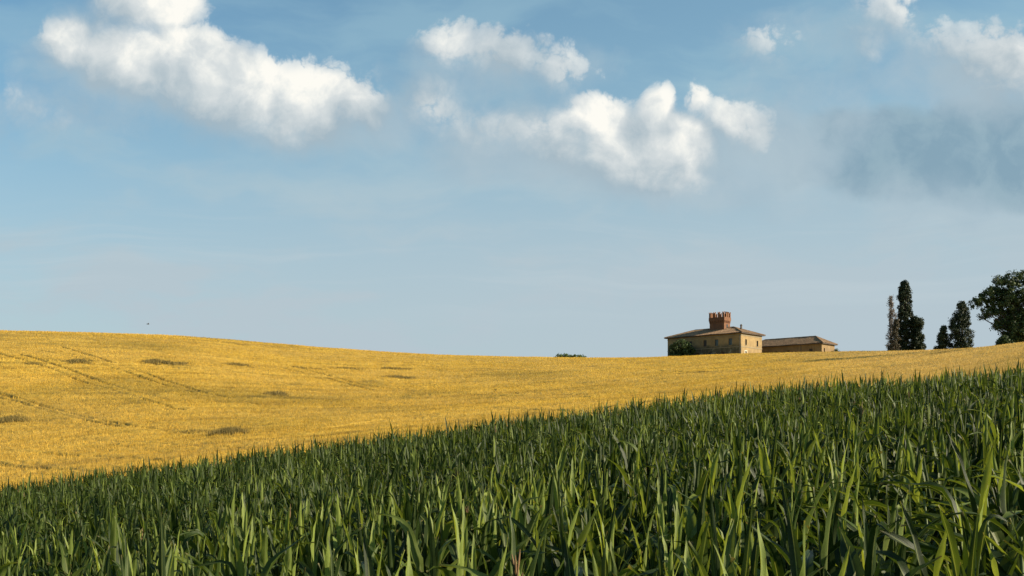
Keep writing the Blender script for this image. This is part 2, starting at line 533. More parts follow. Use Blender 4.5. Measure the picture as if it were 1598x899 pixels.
def build_wheat():
    # 1. the closed canopy, a fine polar sheet with the wheel tracks pressed into it and a skirt down to the soil
    us = np.linspace(-0.80, 0.80, 1500)
    ts = np.concatenate([np.linspace(0, 1, 420) ** 1.45, 1 + np.linspace(0.01, 0.45, 26)])
    U, Tt = np.meshgrid(us, ts)
    yc = crest(U)[1]
    Y = CORN_END + 1.4 + (yc - CORN_END - 1.4) * Tt
    X = U * Y
    edge = (fbm(X * 0.5, Y * 0 + 3, 3, 77) - 0.5) * 1.6
    Y = Y + edge * np.clip(1 - Tt * 12, 0, 1)
    x, y = X.ravel(), Y.ravel()
    gz = ground_z(x, y)
    td = track_dist(x, y)
    wob = fbm(x * 0.5, y * 0.5, 3, 3)
    fine = fbm(x * 2.2, y * 2.2, 2, 9)
    broad = fbm(x * 0.10, y * 0.05, 3, 15)
    dip = np.clip(1 - td / 0.42, 0, 1) * (0.35 + 0.65 * (fbm(x * 0.12, y * 0.12, 2, 41) > 0.42))
    z = gz + WHEAT_H - 0.10 + (wob - 0.5) * 0.22 + (fine - 0.5) * 0.16 + (broad - 0.5) * 0.30 - dip * 0.27
    z = z.reshape(U.shape); z[0] = gz.reshape(U.shape)[0] - 0.1; z[-1] = gz.reshape(U.shape)[-1] - 0.1
    n, k = U.shape
    V = np.stack([x, y, z.ravel()], -1)
    i = np.arange(n - 1)[:, None] * k; j = np.arange(k - 1)[None, :]
    F = np.stack([i + j, i + j + 1, i + k + j + 1, i + k + j], -1).reshape(-1, 4)
    rows = fbm((x * 0.80 + y * 0.60) * 0.05, (-x * 0.60 + y * 0.80) * 0.9, 3, 44)
    tone = 0.42 + (fine - 0.5) * 0.35 + (wob - 0.5) * 0.4 - dip * 0.35 + (rows - 0.5) * 0.7
    VV = [V]; FF = [F]; TT = [tone]; GG = [patches_green(x, y)]
    base = len(V)
    # 2. heads of wheat standing out of it, each a small fan of blades; bigger bunches farther away
    N = 430000
    u = RNG.uniform(-0.56, 0.56, N)
    E1, ycc = crest(u)
    t = 1 - np.sqrt(RNG.uniform(0, 1, N)) if False else RNG.uniform(0, 1, N)
    tt = 1 - np.sqrt(1 - t)          # even cover of the slope as it tilts away
    Yt = CORN_END + 1.6 + (ycc - CORN_END - 1.6) * tt
    extra = RNG.uniform(0, 1, N) < 0.08
    Yt[extra] = ycc[extra] * RNG.uniform(0.9, 1.05, extra.sum())
    Xt = u * Yt
    keep = (track_dist(Xt, Yt) > 0.5) | (RNG.uniform(0, 1, N) < 0.3)
    Xt, Yt = Xt[keep], Yt[keep]; N = len(Xt)
    s = np.clip(Yt / 150.0, 0.34, 2.0)
    gz = ground_z(Xt, Yt)
    fine = fbm(Xt * 0.5, Yt * 0.5, 3, 3); broad = fbm(Xt * 0.10, Yt * 0.05, 3, 15)
    zb = gz + WHEAT_H - 0.24 + (fine - 0.5) * 0.22 + (broad - 0.5) * 0.30
    h = 0.20 + 0.16 * RNG.uniform(0, 1, N) + 0.05 * s
    w = 0.055 * s * RNG.uniform(0.6, 1.4, N)
    rows = fbm((Xt * 0.80 + Yt * 0.60) * 0.05, (-Xt * 0.60 + Yt * 0.80) * 0.9, 3, 44)
    tn = np.clip(0.52 + RNG.normal(0, 0.075, N) + (fine - 0.5) * 0.3 + (rows - 0.5) * 0.7 + (broad - 0.5) * 0.4, 0, 1)
    gg = np.clip(patches_green(Xt, Yt) + RNG.uniform(-0.1, 0.12, N), 0, 1)
    for b in range(2):
        a = RNG.uniform(0, math.pi, N)
        lx = RNG.normal(0.02, 0.08, N) * (1 + s * 0.4); ly = RNG.normal(0, 0.08, N)
        ox = RNG.normal(0, 0.06, N) * s; oy = RNG.normal(0, 0.06, N) * s
        ca, sa = np.cos(a) * w * 0.5, np.sin(a) * w * 0.5
        P = np.empty((N, 3, 3))
        P[:, 0] = np.stack([Xt + ox - ca, Yt + oy - sa, zb], -1)
        P[:, 1] = np.stack([Xt + ox + ca, Yt + oy + sa, zb], -1)
        P[:, 2] = np.stack([Xt + ox + lx, Yt + oy + ly, zb + h], -1)
        VV.append(P.reshape(-1, 3)); TT.append(np.repeat(tn, 3)); GG.append(np.repeat(gg, 3))
    tri = np.arange(N * 6).reshape(-1, 3) + base
    q = np.concatenate([F[:, [0, 1, 2]], F[:, [0, 2, 3]], tri])
    me = mesh_np('wheat_crop', np.vstack(VV), q, [M_WHEAT], attrs={'tone': np.concatenate(TT), 'green': np.concatenate(GG)})
    tag(link('wheat_crop', me), 'ripe golden wheat covering the hillside behind the green corn', 'wheat', kind='stuff')


M_WHEAT = wheat_material()
build_wheat()


# dark weed patches that stand in the wheat
def weed_material():
    m, T, b = material('dull_green_weed')
    tone = attr(T, 'tone')
    c = T.ramp(tone, [(0.0, (0.060, 0.050, 0.018)), (0.5, (0.17, 0.125, 0.036)), (1.0, (0.40, 0.27, 0.065))])
    T.put(b.inputs['Base Color'], c); b.inputs['Roughness'].default_value = 0.8
    b.inputs['Specular IOR Level'].default_value = 0.2
    return m


M_WEED = weed_material()


def weed_patch(px, py, wpx, depth, n, label, hmax=0.5, lean=0.0):
    cx, cy = drop(px, py)
    W = wpx / FPX * cy * 0.5
    o = root('weed_patch', (cx, cy, float(surf_z(np.array([cx]), np.array([cy]))[0]) - 0.7), label, 'weed patch', 'dark weed patches in the wheat')
    n = int(n * 1.25)
    gx = RNG.normal(0, 0.46, n) * W
    # ragged tufts rather than an even smear
    gx = gx + np.sin(gx * 1.3) * 0.5
    gy = RNG.normal(0, 0.62, n) * depth + gx * lean + depth * 1.6 * (fbm(gx * 0.35 + px, gx * 0, 3, 19) - 0.5)
    d = np.exp(-(gx / W) ** 2 * 1.5)
    keep = fbm(gx * 0.9 + px, gy * 0.7 + py, 3, 8) > 0.32 + 0.26 * np.minimum(1, (gx / W) ** 2 + (gy / depth) ** 2 * 0.5)
    gx, gy, d = gx[keep], gy[keep], d[keep]; n = len(gx)
    zz = surf_z(cx + gx, cy + gy) - 0.42 - (o.location.z)
    s = max(cy / 150.0, 0.5)
    VV = []
    tn = np.clip(RNG.normal(0.34, 0.22, n) + (1 - d) * 0.30, 0, 1)
    for b in range(2):
        a = RNG.uniform(0, math.pi, n); w = 0.10 * s * RNG.uniform(0.6, 1.4, n)
        ca, sa = np.cos(a) * w / 2, np.sin(a) * w / 2
        h = 0.38 + hmax * d * RNG.uniform(0.3, 1, n)
        P = np.empty((n, 3, 3))
        P[:, 0] = np.stack([gx - ca, gy - sa, zz], -1); P[:, 1] = np.stack([gx + ca, gy + sa, zz], -1)
        P[:, 2] = np.stack([gx + RNG.normal(0.08, 0.12, n), gy + RNG.normal(0, 0.1, n), zz + h], -1)
        VV.append(P.reshape(-1, 3))
    me = mesh_np('weed_foliage', np.vstack(VV), np.arange(n * 6).reshape(-1, 3), [M_WEED], attrs={'tone': np.concatenate([np.repeat(tn, 3)] * 2)})
    link('foliage', me, o)


weed_patch(122, 564, 52, 2.2, 1500, 'dark grey-green weed clump, second from the left edge in the upper wheat slope', 0.45)
weed_patch(82, 562, 60, 2.0, 500, 'faint thin strip of weeds reaching left from a darker clump on the upper slope', 0.25)
weed_patch(50, 567, 42, 1.6, 550, 'small brown weed patch crossed by wheel tracks in the upper left wheat', 0.3)
weed_patch(255, 566, 100, 2.6, 2000, 'widest dark weed clump high on the left wheat slope', 0.5)
weed_patch(375, 570, 66, 2.2, 1000, 'dark weed clump right of the widest one, high on the left wheat slope', 0.4)
weed_patch(480, 574, 70, 2.0, 500, 'faint brownish weed smear on the upper slope where the hill starts to dip', 0.25)
weed_patch(428, 615, 52, 2.4, 900, 'slanting dark weed clump alone at mid height of the left wheat slope', 0.4, lean=-0.5)
weed_patch(16, 655, 60, 1.6, 1400, 'dark weed clump cut by the left edge of the view', 0.5)
weed_patch(358, 674, 74, 2.0, 1900, 'dark weed clump lowest on the slope, close above the corn', 0.55)
weed_patch(300, 672, 70, 1.6, 300, 'faint thin weed streak just left of the lowest dark clump', 0.2)
weed_patch(620, 589, 66, 3.2, 1300, 'dark weed clump in the middle of the hollow, lower of the close pair', 0.45)
weed_patch(618, 575, 66, 2.6, 800, 'thin dark weed strip in the hollow, upper of the close pair', 0.3)
weed_patch(548, 575, 60, 2.4, 450, 'faint weed smear left of the pair in the hollow', 0.22)
weed_patch(215, 629, 66, 1.4, 320, 'thin scattered weed streak at mid slope under the wheel tracks', 0.2)
weed_patch(1075, 582, 110, 3.0, 1100, 'long low weed strip in the wheat below the villa', 0.25)
weed_patch(1215, 577, 90, 2.4, 350, 'faint low weed strip in the wheat below the smaller farm building', 0.18)
weed_patch(1475, 549, 70, 1.4, 500, 'thin green weed strip on the crest below the small cypresses', 0.2)


def weed_stalk(px, py, h, label):
    x, y = drop(px, py)
    z = float(surf_z(np.array([x]), np.array([y]))[0])
    o = root('weed', (x, y, z - 0.7), label, 'weed')
    n = 26
    a = RNG.uniform(0, math.tau, n); zz = RNG.uniform(0.4, h + 0.5, n); w = 0.05
    r = 0.28 * (1 - (zz - 0.4) / (h + 0.5)) + 0.05
    P = np.empty((n, 3, 3))
    P[:, 0] = np.stack([0 * a, 0 * a, zz], -1); P[:, 1] = np.stack([np.cos(a) * r * .6, np.sin(a) * r * .6, zz + 0.02], -1)
    P[:, 2] = np.stack([np.cos(a + .4) * r, np.sin(a + .4) * r, zz + 0.22], -1)
    link('leaves', mesh_np('leaves', P.reshape(-1, 3), np.arange(n * 3).reshape(-1, 3), [M_WEED], attrs={'tone': RNG.uniform(0.1, 0.6, n * 3)}), o)
    st = []; F = []
    for k, zc in enumerate((0.0, h * 0.5 + .3, h + 0.6)):
        for q in range(5):
            rr = 0.025 * (1 - 0.35 * k)
            st.append((math.cos(q * 1.2566) * rr, math.sin(q * 1.2566) * rr, zc))
    for k in range(2):
        for q in range(5): F.append((k * 5 + q, k * 5 + (q + 1) % 5, k * 5 + 5 + (q + 1) % 5, k * 5 + 5 + q))
    link('stem', mesh_np('stem', st, F, [M_WEED], attrs={'tone': np.full(15, 0.5)}), o)


weed_stalk(773, 611, 0.45, 'single tall weed standing above the wheat in the middle of the field')
weed_stalk(807, 613, 0.12, 'short weed beside the tall one in the middle of the wheat field')

# ---------------------------------------------------------------- the villa and the farm building behind the crest
class MB:
    """collects faces and links them as one mesh object"""
    def __init__(self): self.v = []; self.f = []
    def face(self, pts):
        k = len(self.v); self.v += [tuple(p) for p in pts]; self.f.append(tuple(range(k, k + len(pts))))
    def box(self, a, b):
        (x0, y0, z0), (x1, y1, z1) = a, b
        p = [(x0, y0, z0), (x1, y0, z0), (x1, y1, z0), (x0, y1, z0), (x0, y0, z1), (x1, y0, z1), (x1, y1, z1), (x0, y1, z1)]
        for q in ((3, 2, 1, 0), (4, 5, 6, 7), (0, 1, 5, 4), (1, 2, 6, 5), (2, 3, 7, 6), (3, 0, 4, 7)): self.face([p[i] for i in q])
    def prism(self, prof, frame, depth):
        """prof: (a, z) outline; frame maps (a, d, z) to a point"""
        n = len(prof)
        A = [frame(a, 0, z) for a, z in prof]; B = [frame(a, depth, z) for a, z in prof]
        self.face(A); self.face(B[::-1])
        for i in range(n): self.face([A[i], B[i], B[(i + 1) % n], A[(i + 1) % n]])
    def build(self, name, mat, parent=None, smooth=False):
        me = bpy.data.meshes.new(name)
        me.from_pydata(self.v, [], self.f); me.materials.append(mat)
        import bmesh
        bm = bmesh.new(); bm.from_mesh(me)
        bmesh.ops.remove_doubles(bm, verts=bm.verts, dist=1e-4)
        bmesh.ops.recalc_face_normals(bm, faces=bm.faces)
        bm.to_mesh(me); bm.free()
        if smooth: me.polygons.foreach_set('use_smooth', [True] * len(me.polygons))
        return link(name, me, parent)


def plaster(name, c1, c2, dirt, brick=None):
    m, T, b = material(name)
    p = objpos(T)
    n = T.noise(p, 0.35, 6, 0.6); n2 = T.noise(T.v('MULTIPLY', p, (1, 1, 0.25)), 0.9, 6, 0.65); n3 = T.noise(p, 7.0, 5, 0.65)
    c = T.mix(T.sstep(n, 0.35, 0.65), rgba(c1), rgba(c2))
    c = T.mix(T.m('MULTIPLY', T.sstep(n2, 0.50, 0.70), 0.65), c, rgba(dirt))
    c = T.mix(T.m('MULTIPLY', n3, 0.35), c, rgba(tuple(q * 0.45 for q in c1)))
    T.put(b.inputs['Base Color'], c); b.inputs['Roughness'].default_value = 0.92
    bp = T.node('ShaderNodeBump'); bp.inputs['Strength'].default_value = 0.6; bp.inputs['Distance'].default_value = 0.04
    T.put(bp.inputs['Height'], n3); T.put(b.inputs['Normal'], bp.outputs[0])
    return m


def villa_wall_material():
    """ochre plaster above, bare grey-green stone with lime patches on the lower storeys"""
    m, T, b = material('old_villa_wall')
    p = objpos(T)
    sp = T.node('ShaderNodeSeparateXYZ'); T.put(sp.inputs[0], p)
    n = T.noise(p, 0.45, 6, 0.62); n2 = T.noise(T.v('MULTIPLY', p, (1, 1, 0.5)), 1.1, 6, 0.7); n3 = T.noise(p, 6.0, 5, 0.65)
    och = T.mix(T.sstep(n, 0.35, 0.65), (0.33, 0.225, 0.095, 1), (0.23, 0.155, 0.066, 1))
    och = T.mix(T.m('MULTIPLY', T.sstep(n2, 0.52, 0.72), 0.5), och, (0.102, 0.071, 0.034, 1))
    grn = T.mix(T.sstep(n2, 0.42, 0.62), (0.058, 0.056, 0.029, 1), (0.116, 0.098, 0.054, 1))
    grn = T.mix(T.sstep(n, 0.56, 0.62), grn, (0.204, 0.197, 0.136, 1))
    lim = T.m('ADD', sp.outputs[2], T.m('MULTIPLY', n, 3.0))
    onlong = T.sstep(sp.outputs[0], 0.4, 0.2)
    c = T.mix(T.m('MULTIPLY', T.sstep(lim, 10.9, 9.3), onlong), och, grn)  # long face only: weathered stone, raised higher so the colour deepens its shade
    c = T.mix(T.m('MULTIPLY', n3, 0.35), c, (0.102, 0.074, 0.041, 1))
    T.put(b.inputs['Base Color'], c); b.inputs['Roughness'].default_value = 0.93
    bp = T.node('ShaderNodeBump'); bp.inputs['Strength'].default_value = 0.6; bp.inputs['Distance'].default_value = 0.04
    T.put(bp.inputs['Height'], n3); T.put(b.inputs['Normal'], bp.outputs[0])
    return m


def tile_material():
    m, T, b = material('old_roof_tiles')
    p = objpos(T)
    n = T.noise(p, 0.5, 6, 0.65); n2 = T.noise(p, 1.3, 6, 0.8)
    c = T.ramp(n2, [(0.30, (0.060, 0.038, 0.021)), (0.45, (0.170, 0.098, 0.047)), (0.58, (0.289, 0.170, 0.085)), (0.72, (0.391, 0.281, 0.162))])
    c = T.mix(T.m('MULTIPLY', T.sstep(n, 0.48, 0.68), 0.5), c, (0.111, 0.085, 0.038, 1))
    T.put(b.inputs['Base Color'], c); b.inputs['Roughness'].default_value = 0.9
    return m


def brick_material():
    m, T, b = material('red_brick')
    p = objpos(T)
    n = T.noise(p, 0.8, 5, 0.6); n2 = T.noise(p, 8.0, 4, 0.7)
    c = T.mix(T.sstep(n, 0.35, 0.7), (0.190, 0.083, 0.033, 1), (0.128, 0.052, 0.022, 1))
    c = T.mix(T.m('MULTIPLY', n2, 0.5), c, (0.082, 0.034, 0.017, 1))
    c = T.mix(T.sstep(n2, 0.66, 0.74), c, (0.204, 0.136, 0.074, 1))
    T.put(b.inputs['Base Color'], c); b.inputs['Roughness'].default_value = 0.9
    return m


def plain(name, c, rough=0.7, metal=0.0):
    m, T, b = material(name)
    p = objpos(T)
    n = T.noise(p, 5.0, 5, 0.6)
    T.put(b.inputs['Base Color'], T.mix(T.m('MULTIPLY', n, 0.5), rgba(c), rgba(tuple(q * 0.55 for q in c))))
    b.inputs['Roughness'].default_value = rough; b.inputs['Metallic'].default_value = metal
    return m


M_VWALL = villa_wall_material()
M_BARN = plaster('ochre_render', (0.26, 0.17, 0.072), (0.20, 0.128, 0.053), (0.10, 0.07, 0.036))
M_TILE = tile_material(); M_BRICK = brick_material()
M_TRIM = plain('weathered_stone_trim', (0.22, 0.175, 0.10)); M_LIME = plain('limewashed_frame', (0.62, 0.58, 0.48))
M_SHUT = plain('dark_brown_shutter', (0.055, 0.042, 0.03)); M_GLASS = plain('dusty_dark_glass', (0.02, 0.023, 0.025), 0.15)
M_RAFTER = plain('dark_timber_eave', (0.07, 0.05, 0.035)); M_PIPE = plain('dull_metal_downpipe', (0.10, 0.085, 0.07), 0.5, 0.4)


def facade(mb, org, dr, nrm, width, height, openings, reveal=0.28):
    """a wall face with real openings; org is the lower corner, dr the way along, nrm outwards"""
    xs = sorted({0.0, width} | {q for o in openings for q in o[:2]}); zs = sorted({0.0, height} | {q for o in openings for q in o[2:4]})
    def P(a, z, d=0.0): return (org[0] + dr[0] * a - nrm[0] * d, org[1] + dr[1] * a - nrm[1] * d, org[2] + z)
    for xa, xb in zip(xs[:-1], xs[1:]):
        for za, zb in zip(zs[:-1], zs[1:]):
            cx, cz = (xa + xb) / 2, (za + zb) / 2
            if any(o[0] < cx < o[1] and o[2] < cz < o[3] for o in openings): continue
            mb.face([P(xa, za), P(xb, za), P(xb, zb), P(xa, zb)])
    for (a, b, c, d) in [o[:4] for o in openings]:
        mb.face([P(a, c), P(a, d), P(a, d, reveal), P(a, c, reveal)]); mb.face([P(b, c), P(b, d), P(b, d, reveal), P(b, c, reveal)])
        mb.face([P(a, c), P(b, c), P(b, c, reveal), P(a, c, reveal)]); mb.face([P(a, d), P(b, d), P(b, d, reveal), P(a, d, reveal)])
    return P


def window(P, o, parent, shut=False, lime=False, reveal=0.28):
    a, b, c, d = o
    fr = MB(); t = 0.09
    for (p0, p1, q0, q1) in ((a, a + t, c, d), (b - t, b, c, d), (a + t, b - t, c, c + t), (a + t, b - t, d - t, d), ((a + b) / 2 - 0.04, (a + b) / 2 + 0.04, c + t, d - t)):
        quad = [(p0, q0), (p1, q0), (p1, q1), (p0, q1)]
        fr.prism(quad, lambda s, dd, z: P(s, z, reveal - 0.10 + dd), 0.08)
    f = fr.build('window', M_LIME if lime else M_SHUT, parent)
    g = MB(); g.prism([(a + 0.01, c + 0.01), (b - 0.01, c + 0.01), (b - 0.01, d - 0.01), (a + 0.01, d - 0.01)], lambda s, dd, z: P(s, z, reveal - 0.015 + dd), 0.03)
    g.build('shutter' if shut else 'pane', M_SHUT if shut else M_GLASS, f)
    s = MB(); s.prism([(a - 0.12, c - 0.14), (b + 0.12, c - 0.14), (b + 0.12, c - 0.003), (a - 0.12, c - 0.003)], lambda q, dd, z: P(q, z, -0.09 + dd), 0.20)
    s.build('sill', M_TRIM, f)
    if lime:
        w = MB()
        for quad in ([(a - .22, c), (a - .003, c), (a - .003, d + .2), (a - .22, d + .2)], [(b + .003, c), (b + .22, c), (b + .22, d + .2), (b + .003, d + .2)], [(a - .0, d + .003), (b, d + .003), (b, d + .2), (a, d + .2)]):
            w.prism(quad, lambda q, dd, z: P(q, z, -0.03 + dd), 0.05)
        w.build('surround', M_LIME, f)


def hip_roof(x0, x1, y0, y1, z, pitch, parent, tile=0.42):
    """hip roof in rows of round tiles, with an overhanging slab, ridge and hip tiles; local coordinates"""
    half = (x1 - x0) / 2
    mb = MB(); rr = random.Random(3)
    def top(x, y):
        return z + pitch * min(x - x0, x1 - x, y - y0, y1 - y)
    sides = [(lambda a, d: (x0 + d, y0 + a), y1 - y0), (lambda a, d: (x1 - d, y0 + a), y1 - y0), (lambda a, d: (x0 + a, y0 + d), x1 - x0), (lambda a, d: (x0 + a, y1 - d), x1 - x0)]
    for fn, Ls in sides:
        n = int(Ls / tile)
        w = Ls / n
        for i in range(n):
            cols = []
            j = rr.uniform(-0.05, 0.07)
            for q, up in ((0, 0.0), (0.25, 0.075), (0.5, 0.10), (0.75, 0.075), (1, 0.0)):
                a = (i + q) * w
                D = min(a, Ls - a, half)
                line = []
                for s in range(9):
                    d = -0.05 - j * (s == 0) + (D + 0.05) * s / 8
                    px, py = fn(a, max(d, -0.12))
                    sag = 0.05 * math.sin(a * 0.7 + d)
                    line.append((px, py, z + pitch * d + up + 0.02 * rr.random() + sag * min(1, D)))
                cols.append(line)
            for c0, c1 in zip(cols[:-1], cols[1:]):
                for s in range(8): mb.face([c0[s], c1[s], c1[s + 1], c0[s + 1]])
    roof = mb.build('roof', M_TILE, parent)
    slab = MB()
    slab.box((x0 + .03, y0 + .03, z - 0.20), (x1 - .03, y1 - .03, z - 0.03))
    slab.build('eave', M_RAFTER, roof)
    rd = MB()
    h = z + pitch * half + 0.06
    A = (x0 + half, y0 + half, h); B = (x0 + half, y1 - half, h)
    for p, q in ((A, B), ((x0, y0, z + .08), A), ((x1, y0, z + .08), A), ((x0, y1, z + .08), B), ((x1, y1, z + .08), B)):
        p = mathutils.Vector(p); q = mathutils.Vector(q); d = (q - p).normalized(); s = d.cross(mathutils.Vector((0, 0, 1))).normalized() * 0.16
        n = int((q - p).length / 0.5)
        for i in range(n):
            a = p + (q - p) * i / n; b = p + (q - p) * (i + 1.05) / n; u = mathutils.Vector((0, 0, 0.17 + 0.03 * rr.random())); lo = mathutils.Vector((0, 0, -0.06))
            prof = lambda c, k: [c - s * k + lo, c - s * k * 0.7 + u * 0.7, c + u, c + s * k * 0.7 + u * 0.7, c + s * k + lo]
            P1 = prof(a, 1.0); P2 = prof(b, 0.85)
            for e in range(4): rd.face([P1[e], P1[e + 1], P2[e + 1], P2[e]])
            rd.face(P1); rd.face(P2[::-1])
    rd.build('ridge_tiles', M_TILE, roof)
    return roof


def house(name, corner, z0, L, S, H, label, cat, wall_mat, long_open, short_open, pitch, over):
    r = root(name, (corner[0], corner[1], z0), label, cat, rz=math.atan2(0.742, 0.670))
    mb = MB()
    # local x runs along the short face (away to the right), local y along the long face (away to the left)
    PL = facade(mb, (0, 0, 0), (0, 1), (-1, 0), L, H, [o[:4] for o in long_open])
    PS = facade(mb, (0, 0, 0), (1, 0), (0, -1), S, H, [o[:4] for o in short_open])
    back = [(L * k / 5 - 0.6, L * k / 5 + 0.6, H - 3.4, H - 1.6) for k in (1, 2, 3, 4)]
    PB = facade(mb, (S, 0, 0), (0, 1), (1, 0), L, H, back)
    PE = facade(mb, (0, L, 0), (1, 0), (0, 1), S, H, [(S * .3 - .5, S * .3 + .5, H - 3.4, H - 1.6), (S * .7 - .5, S * .7 + .5, H - 3.4, H - 1.6)])
    mb.build('wall', wall_mat, r)
    for P, ops in ((PL, long_open), (PS, short_open), (PB, back), (PE, [(S * .3 - .5, S * .3 + .5, H - 3.4, H - 1.6), (S * .7 - .5, S * .7 + .5, H - 3.4, H - 1.6)])):
        for o in ops: window(P, o[:4], r, shut=len(o) > 4 and o[4] == 's', lime=len(o) > 4 and o[4] == 'l')
    roof = hip_roof(-over, S + over, -over, L + over, H + 0.2, pitch, r)
    return r, roof


def build_villa():
    L, S, H = 27.4, 12.9, 12.0
    lo = []
    for k, t in enumerate((23.6, 18.5, 13.1, 8.85, 3.8)): lo.append((t - 0.6, t + 0.6, 8.55, 10.6) + (('s',) if k in (1, 2) else ()))
    for k, t in enumerate((21.0, 16.0, 11.0, 6.4)): lo.append((t - 0.55, t + 0.55, 5.3, 6.6) + (('s',) if k % 2 else ()))
    lo.append((13.1 - 1.0, 13.1 + 1.0, 0.4, 3.4, 's'))
    sh = [(2.6, 3.6, 8.5, 10.3), (9.6, 10.6, 8.5, 10.3), (2.45, 3.55, 5.2, 6.6, 'l'), (9.6, 10.5, 4.9, 6.0, 'l')]
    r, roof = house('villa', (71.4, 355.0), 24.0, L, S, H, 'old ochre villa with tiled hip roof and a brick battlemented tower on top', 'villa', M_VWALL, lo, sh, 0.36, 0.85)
    # string courses and corner strip
    mb = MB()
    mb.box((-0.09, -0.09, 7.75), (-0.003, L + .05, 7.98)); mb.box((-0.003, -0.09, 7.75), (S + .05, -0.003, 7.98))
    mb.box((-0.09, -0.09, 11.35), (-0.003, L + .05, 11.62)); mb.box((-0.003, -0.09, 11.35), (S + .05, -0.003, 11.62))
    mb.build('cornice', M_TRIM, r)
    mb = MB(); mb.box((-0.22, 0.18, 0.3), (-0.10, 0.32, 11.3)); mb.build('downpipe', M_PIPE, r)
    ch = MB(); ch.box((6.4, 3.6, 12.6), (6.85, 4.05, 15.2)); ch.box((6.3, 3.5, 15.2), (6.95, 4.15, 15.32)); ch.box((6.45, 3.65, 15.32), (6.8, 4.0, 15.6))
    ch.build('chimney', M_SHUT, roof)
    ch = MB(); ch.box((5.0, 23.0, 12.6), (5.6, 23.6, 13.9)); ch.box((4.9, 22.9, 13.9), (5.7, 23.7, 14.0)); ch.build('chimney', M_BRICK, roof)
    # tower
    x0, x1, y0, y1 = 4.35, 7.95, 8.7, 14.1
    tw = MB(); tw.box((x0, y0, 12.3), (x1, y1, 16.5))
    o = 0.22
    tw.box((x0 - o, y0 - o, 17.05), (x1 + o, y1 + o, 18.15))
    # flare between shaft and parapet
    a = [(x0, y0, 16.5), (x1, y0, 16.5), (x1, y1, 16.5), (x0, y1, 16.5)]; b = [(x0 - .08, y0 - .08, 17.05), (x1 + .08, y0 - .08, 17.05), (x1 + .08, y1 + .08, 17.05), (x0 - .08, y1 + .08, 17.05)]
    for i in range(4): tw.face([a[i], a[(i + 1) % 4], b[(i + 1) % 4], b[i]])
    tower = tw.build('tower', M_BRICK, r)
    cb = MB()
    def bracket(fr, w):
        cb.prism([(-w, 16.35), (w, 16.35), (w, 17.045), (-w, 17.045)], fr, 0.14)
        cb.prism([(-w, 16.7), (w, 16.7), (w, 17.045), (-w, 17.045)], lambda s, d, z: fr(s, d + 0.142, z), 0.06)
    n = 8
    for i in range(n):
        yy = y0 + 0.12 + (y1 - y0 - .24) * i / (n - 1); xx = x0 + 0.12 + (x1 - x0 - .24) * i / (n - 1)
        bracket(lambda s, d, z: (x0 - 0.005 - d, yy + s, z), 0.13); bracket(lambda s, d, z: (x1 + 0.005 + d, yy + s, z), 0.13)
        bracket(lambda s, d, z: (xx + s, y0 - 0.005 - d, z), 0.13); bracket(lambda s, d, z: (xx + s, y1 + 0.005 + d, z), 0.13)
    cb.build('corbels', M_BRICK, tower)
    # swallow-tail merlons
    hw, th, zb, zt = 0.33, 0.40, 18.153, 19.9
    prof = [(-hw, zb), (hw, zb), (hw, zt - 0.35), (hw + .10, zt - .12), (hw - 0.02, zt), (0.0, zt - 0.55), (-hw + .02, zt), (-hw - .10, zt - .12), (-hw, zt - 0.35)]
    X0, X1, Y0, Y1 = x0 - o, x1 + o, y0 - o, y1 + o
    def mer(fr):
        m = MB(); m.prism(prof, fr, th); m.build('merlon', M_BRICK, tower)
    for i in range(4):
        yy = Y0 + hw + .12 + (Y1 - Y0 - 2 * hw - .24) * i / 3
        mer(lambda s, d, z: (X0 + d, yy + s, z)); mer(lambda s, d, z: (X1 - d, yy + s, z))
    for i in (1, 2):
        xx = X0 + hw + .12 + (X1 - X0 - 2 * hw - .24) * i / 3
        mer(lambda s, d, z: (xx + s, Y0 + d, z)); mer(lambda s, d, z: (xx + s, Y1 - d, z))
    w = MB(); w.prism([(-.4, 14.6), (.4, 14.6), (.4, 15.7), (.2, 15.95), (-.2, 15.95), (-.4, 15.7)], lambda s, d, z: ((x0 + x1) / 2 + s, y0 - 0.02 + d, z), 0.015)
    w.build('window', M_GLASS, tower)


def build_barn():
    L, S, H = 27.0, 8.8, 9.2
    lo = [(20.3 - .9, 20.3 + .9, 6.5, 7.7, 's'), (11.2, 12.3, 6.6, 7.7), (3.1, 4.4, 6.6, 7.8, 's'), (15.6, 16.5, 6.6, 7.6, 's')]
    sh = [(1.3, 2.1, 6.3, 7.9), (6.4, 7.2, 6.2, 7.3)]
    r, roof = house('farm_building', (98.0, 360.0), 24.0, L, S, H, 'lower ochre farm building with a long tiled roof, behind the villa with the tower', 'farm building', M_BARN, lo, sh, 0.52, 0.75)
    mb = MB(); mb.box((-0.14, 7.15, 0.3), (-0.02, 7.28, H)); mb.build('downpipe', M_PIPE, r)


build_villa()
build_barn()

# ---------------------------------------------------------------- trees beyond the crest
def foliage_material(name, dark, light, trans=0.12):
    m, T, b = material(name)
    c = T.mix(attr(T, 'tone'), rgba(dark), rgba(light))
    T.put(b.inputs['Base Color'], c); b.inputs['Roughness'].default_value = 0.6
    b.inputs['Specular IOR Level'].default_value = 0.25
    tr = T.node('ShaderNodeBsdfTranslucent'); T.put(tr.inputs[0], c)
    mx = T.node('ShaderNodeMixShader'); mx.inputs[0].default_value = trans
    T.l.new(b.outputs[0], mx.inputs[1]); T.l.new(tr.outputs[0], mx.inputs[2])
    T.l.new(mx.outputs[0], T.n['Material Output'].inputs['Surface'])
    return m


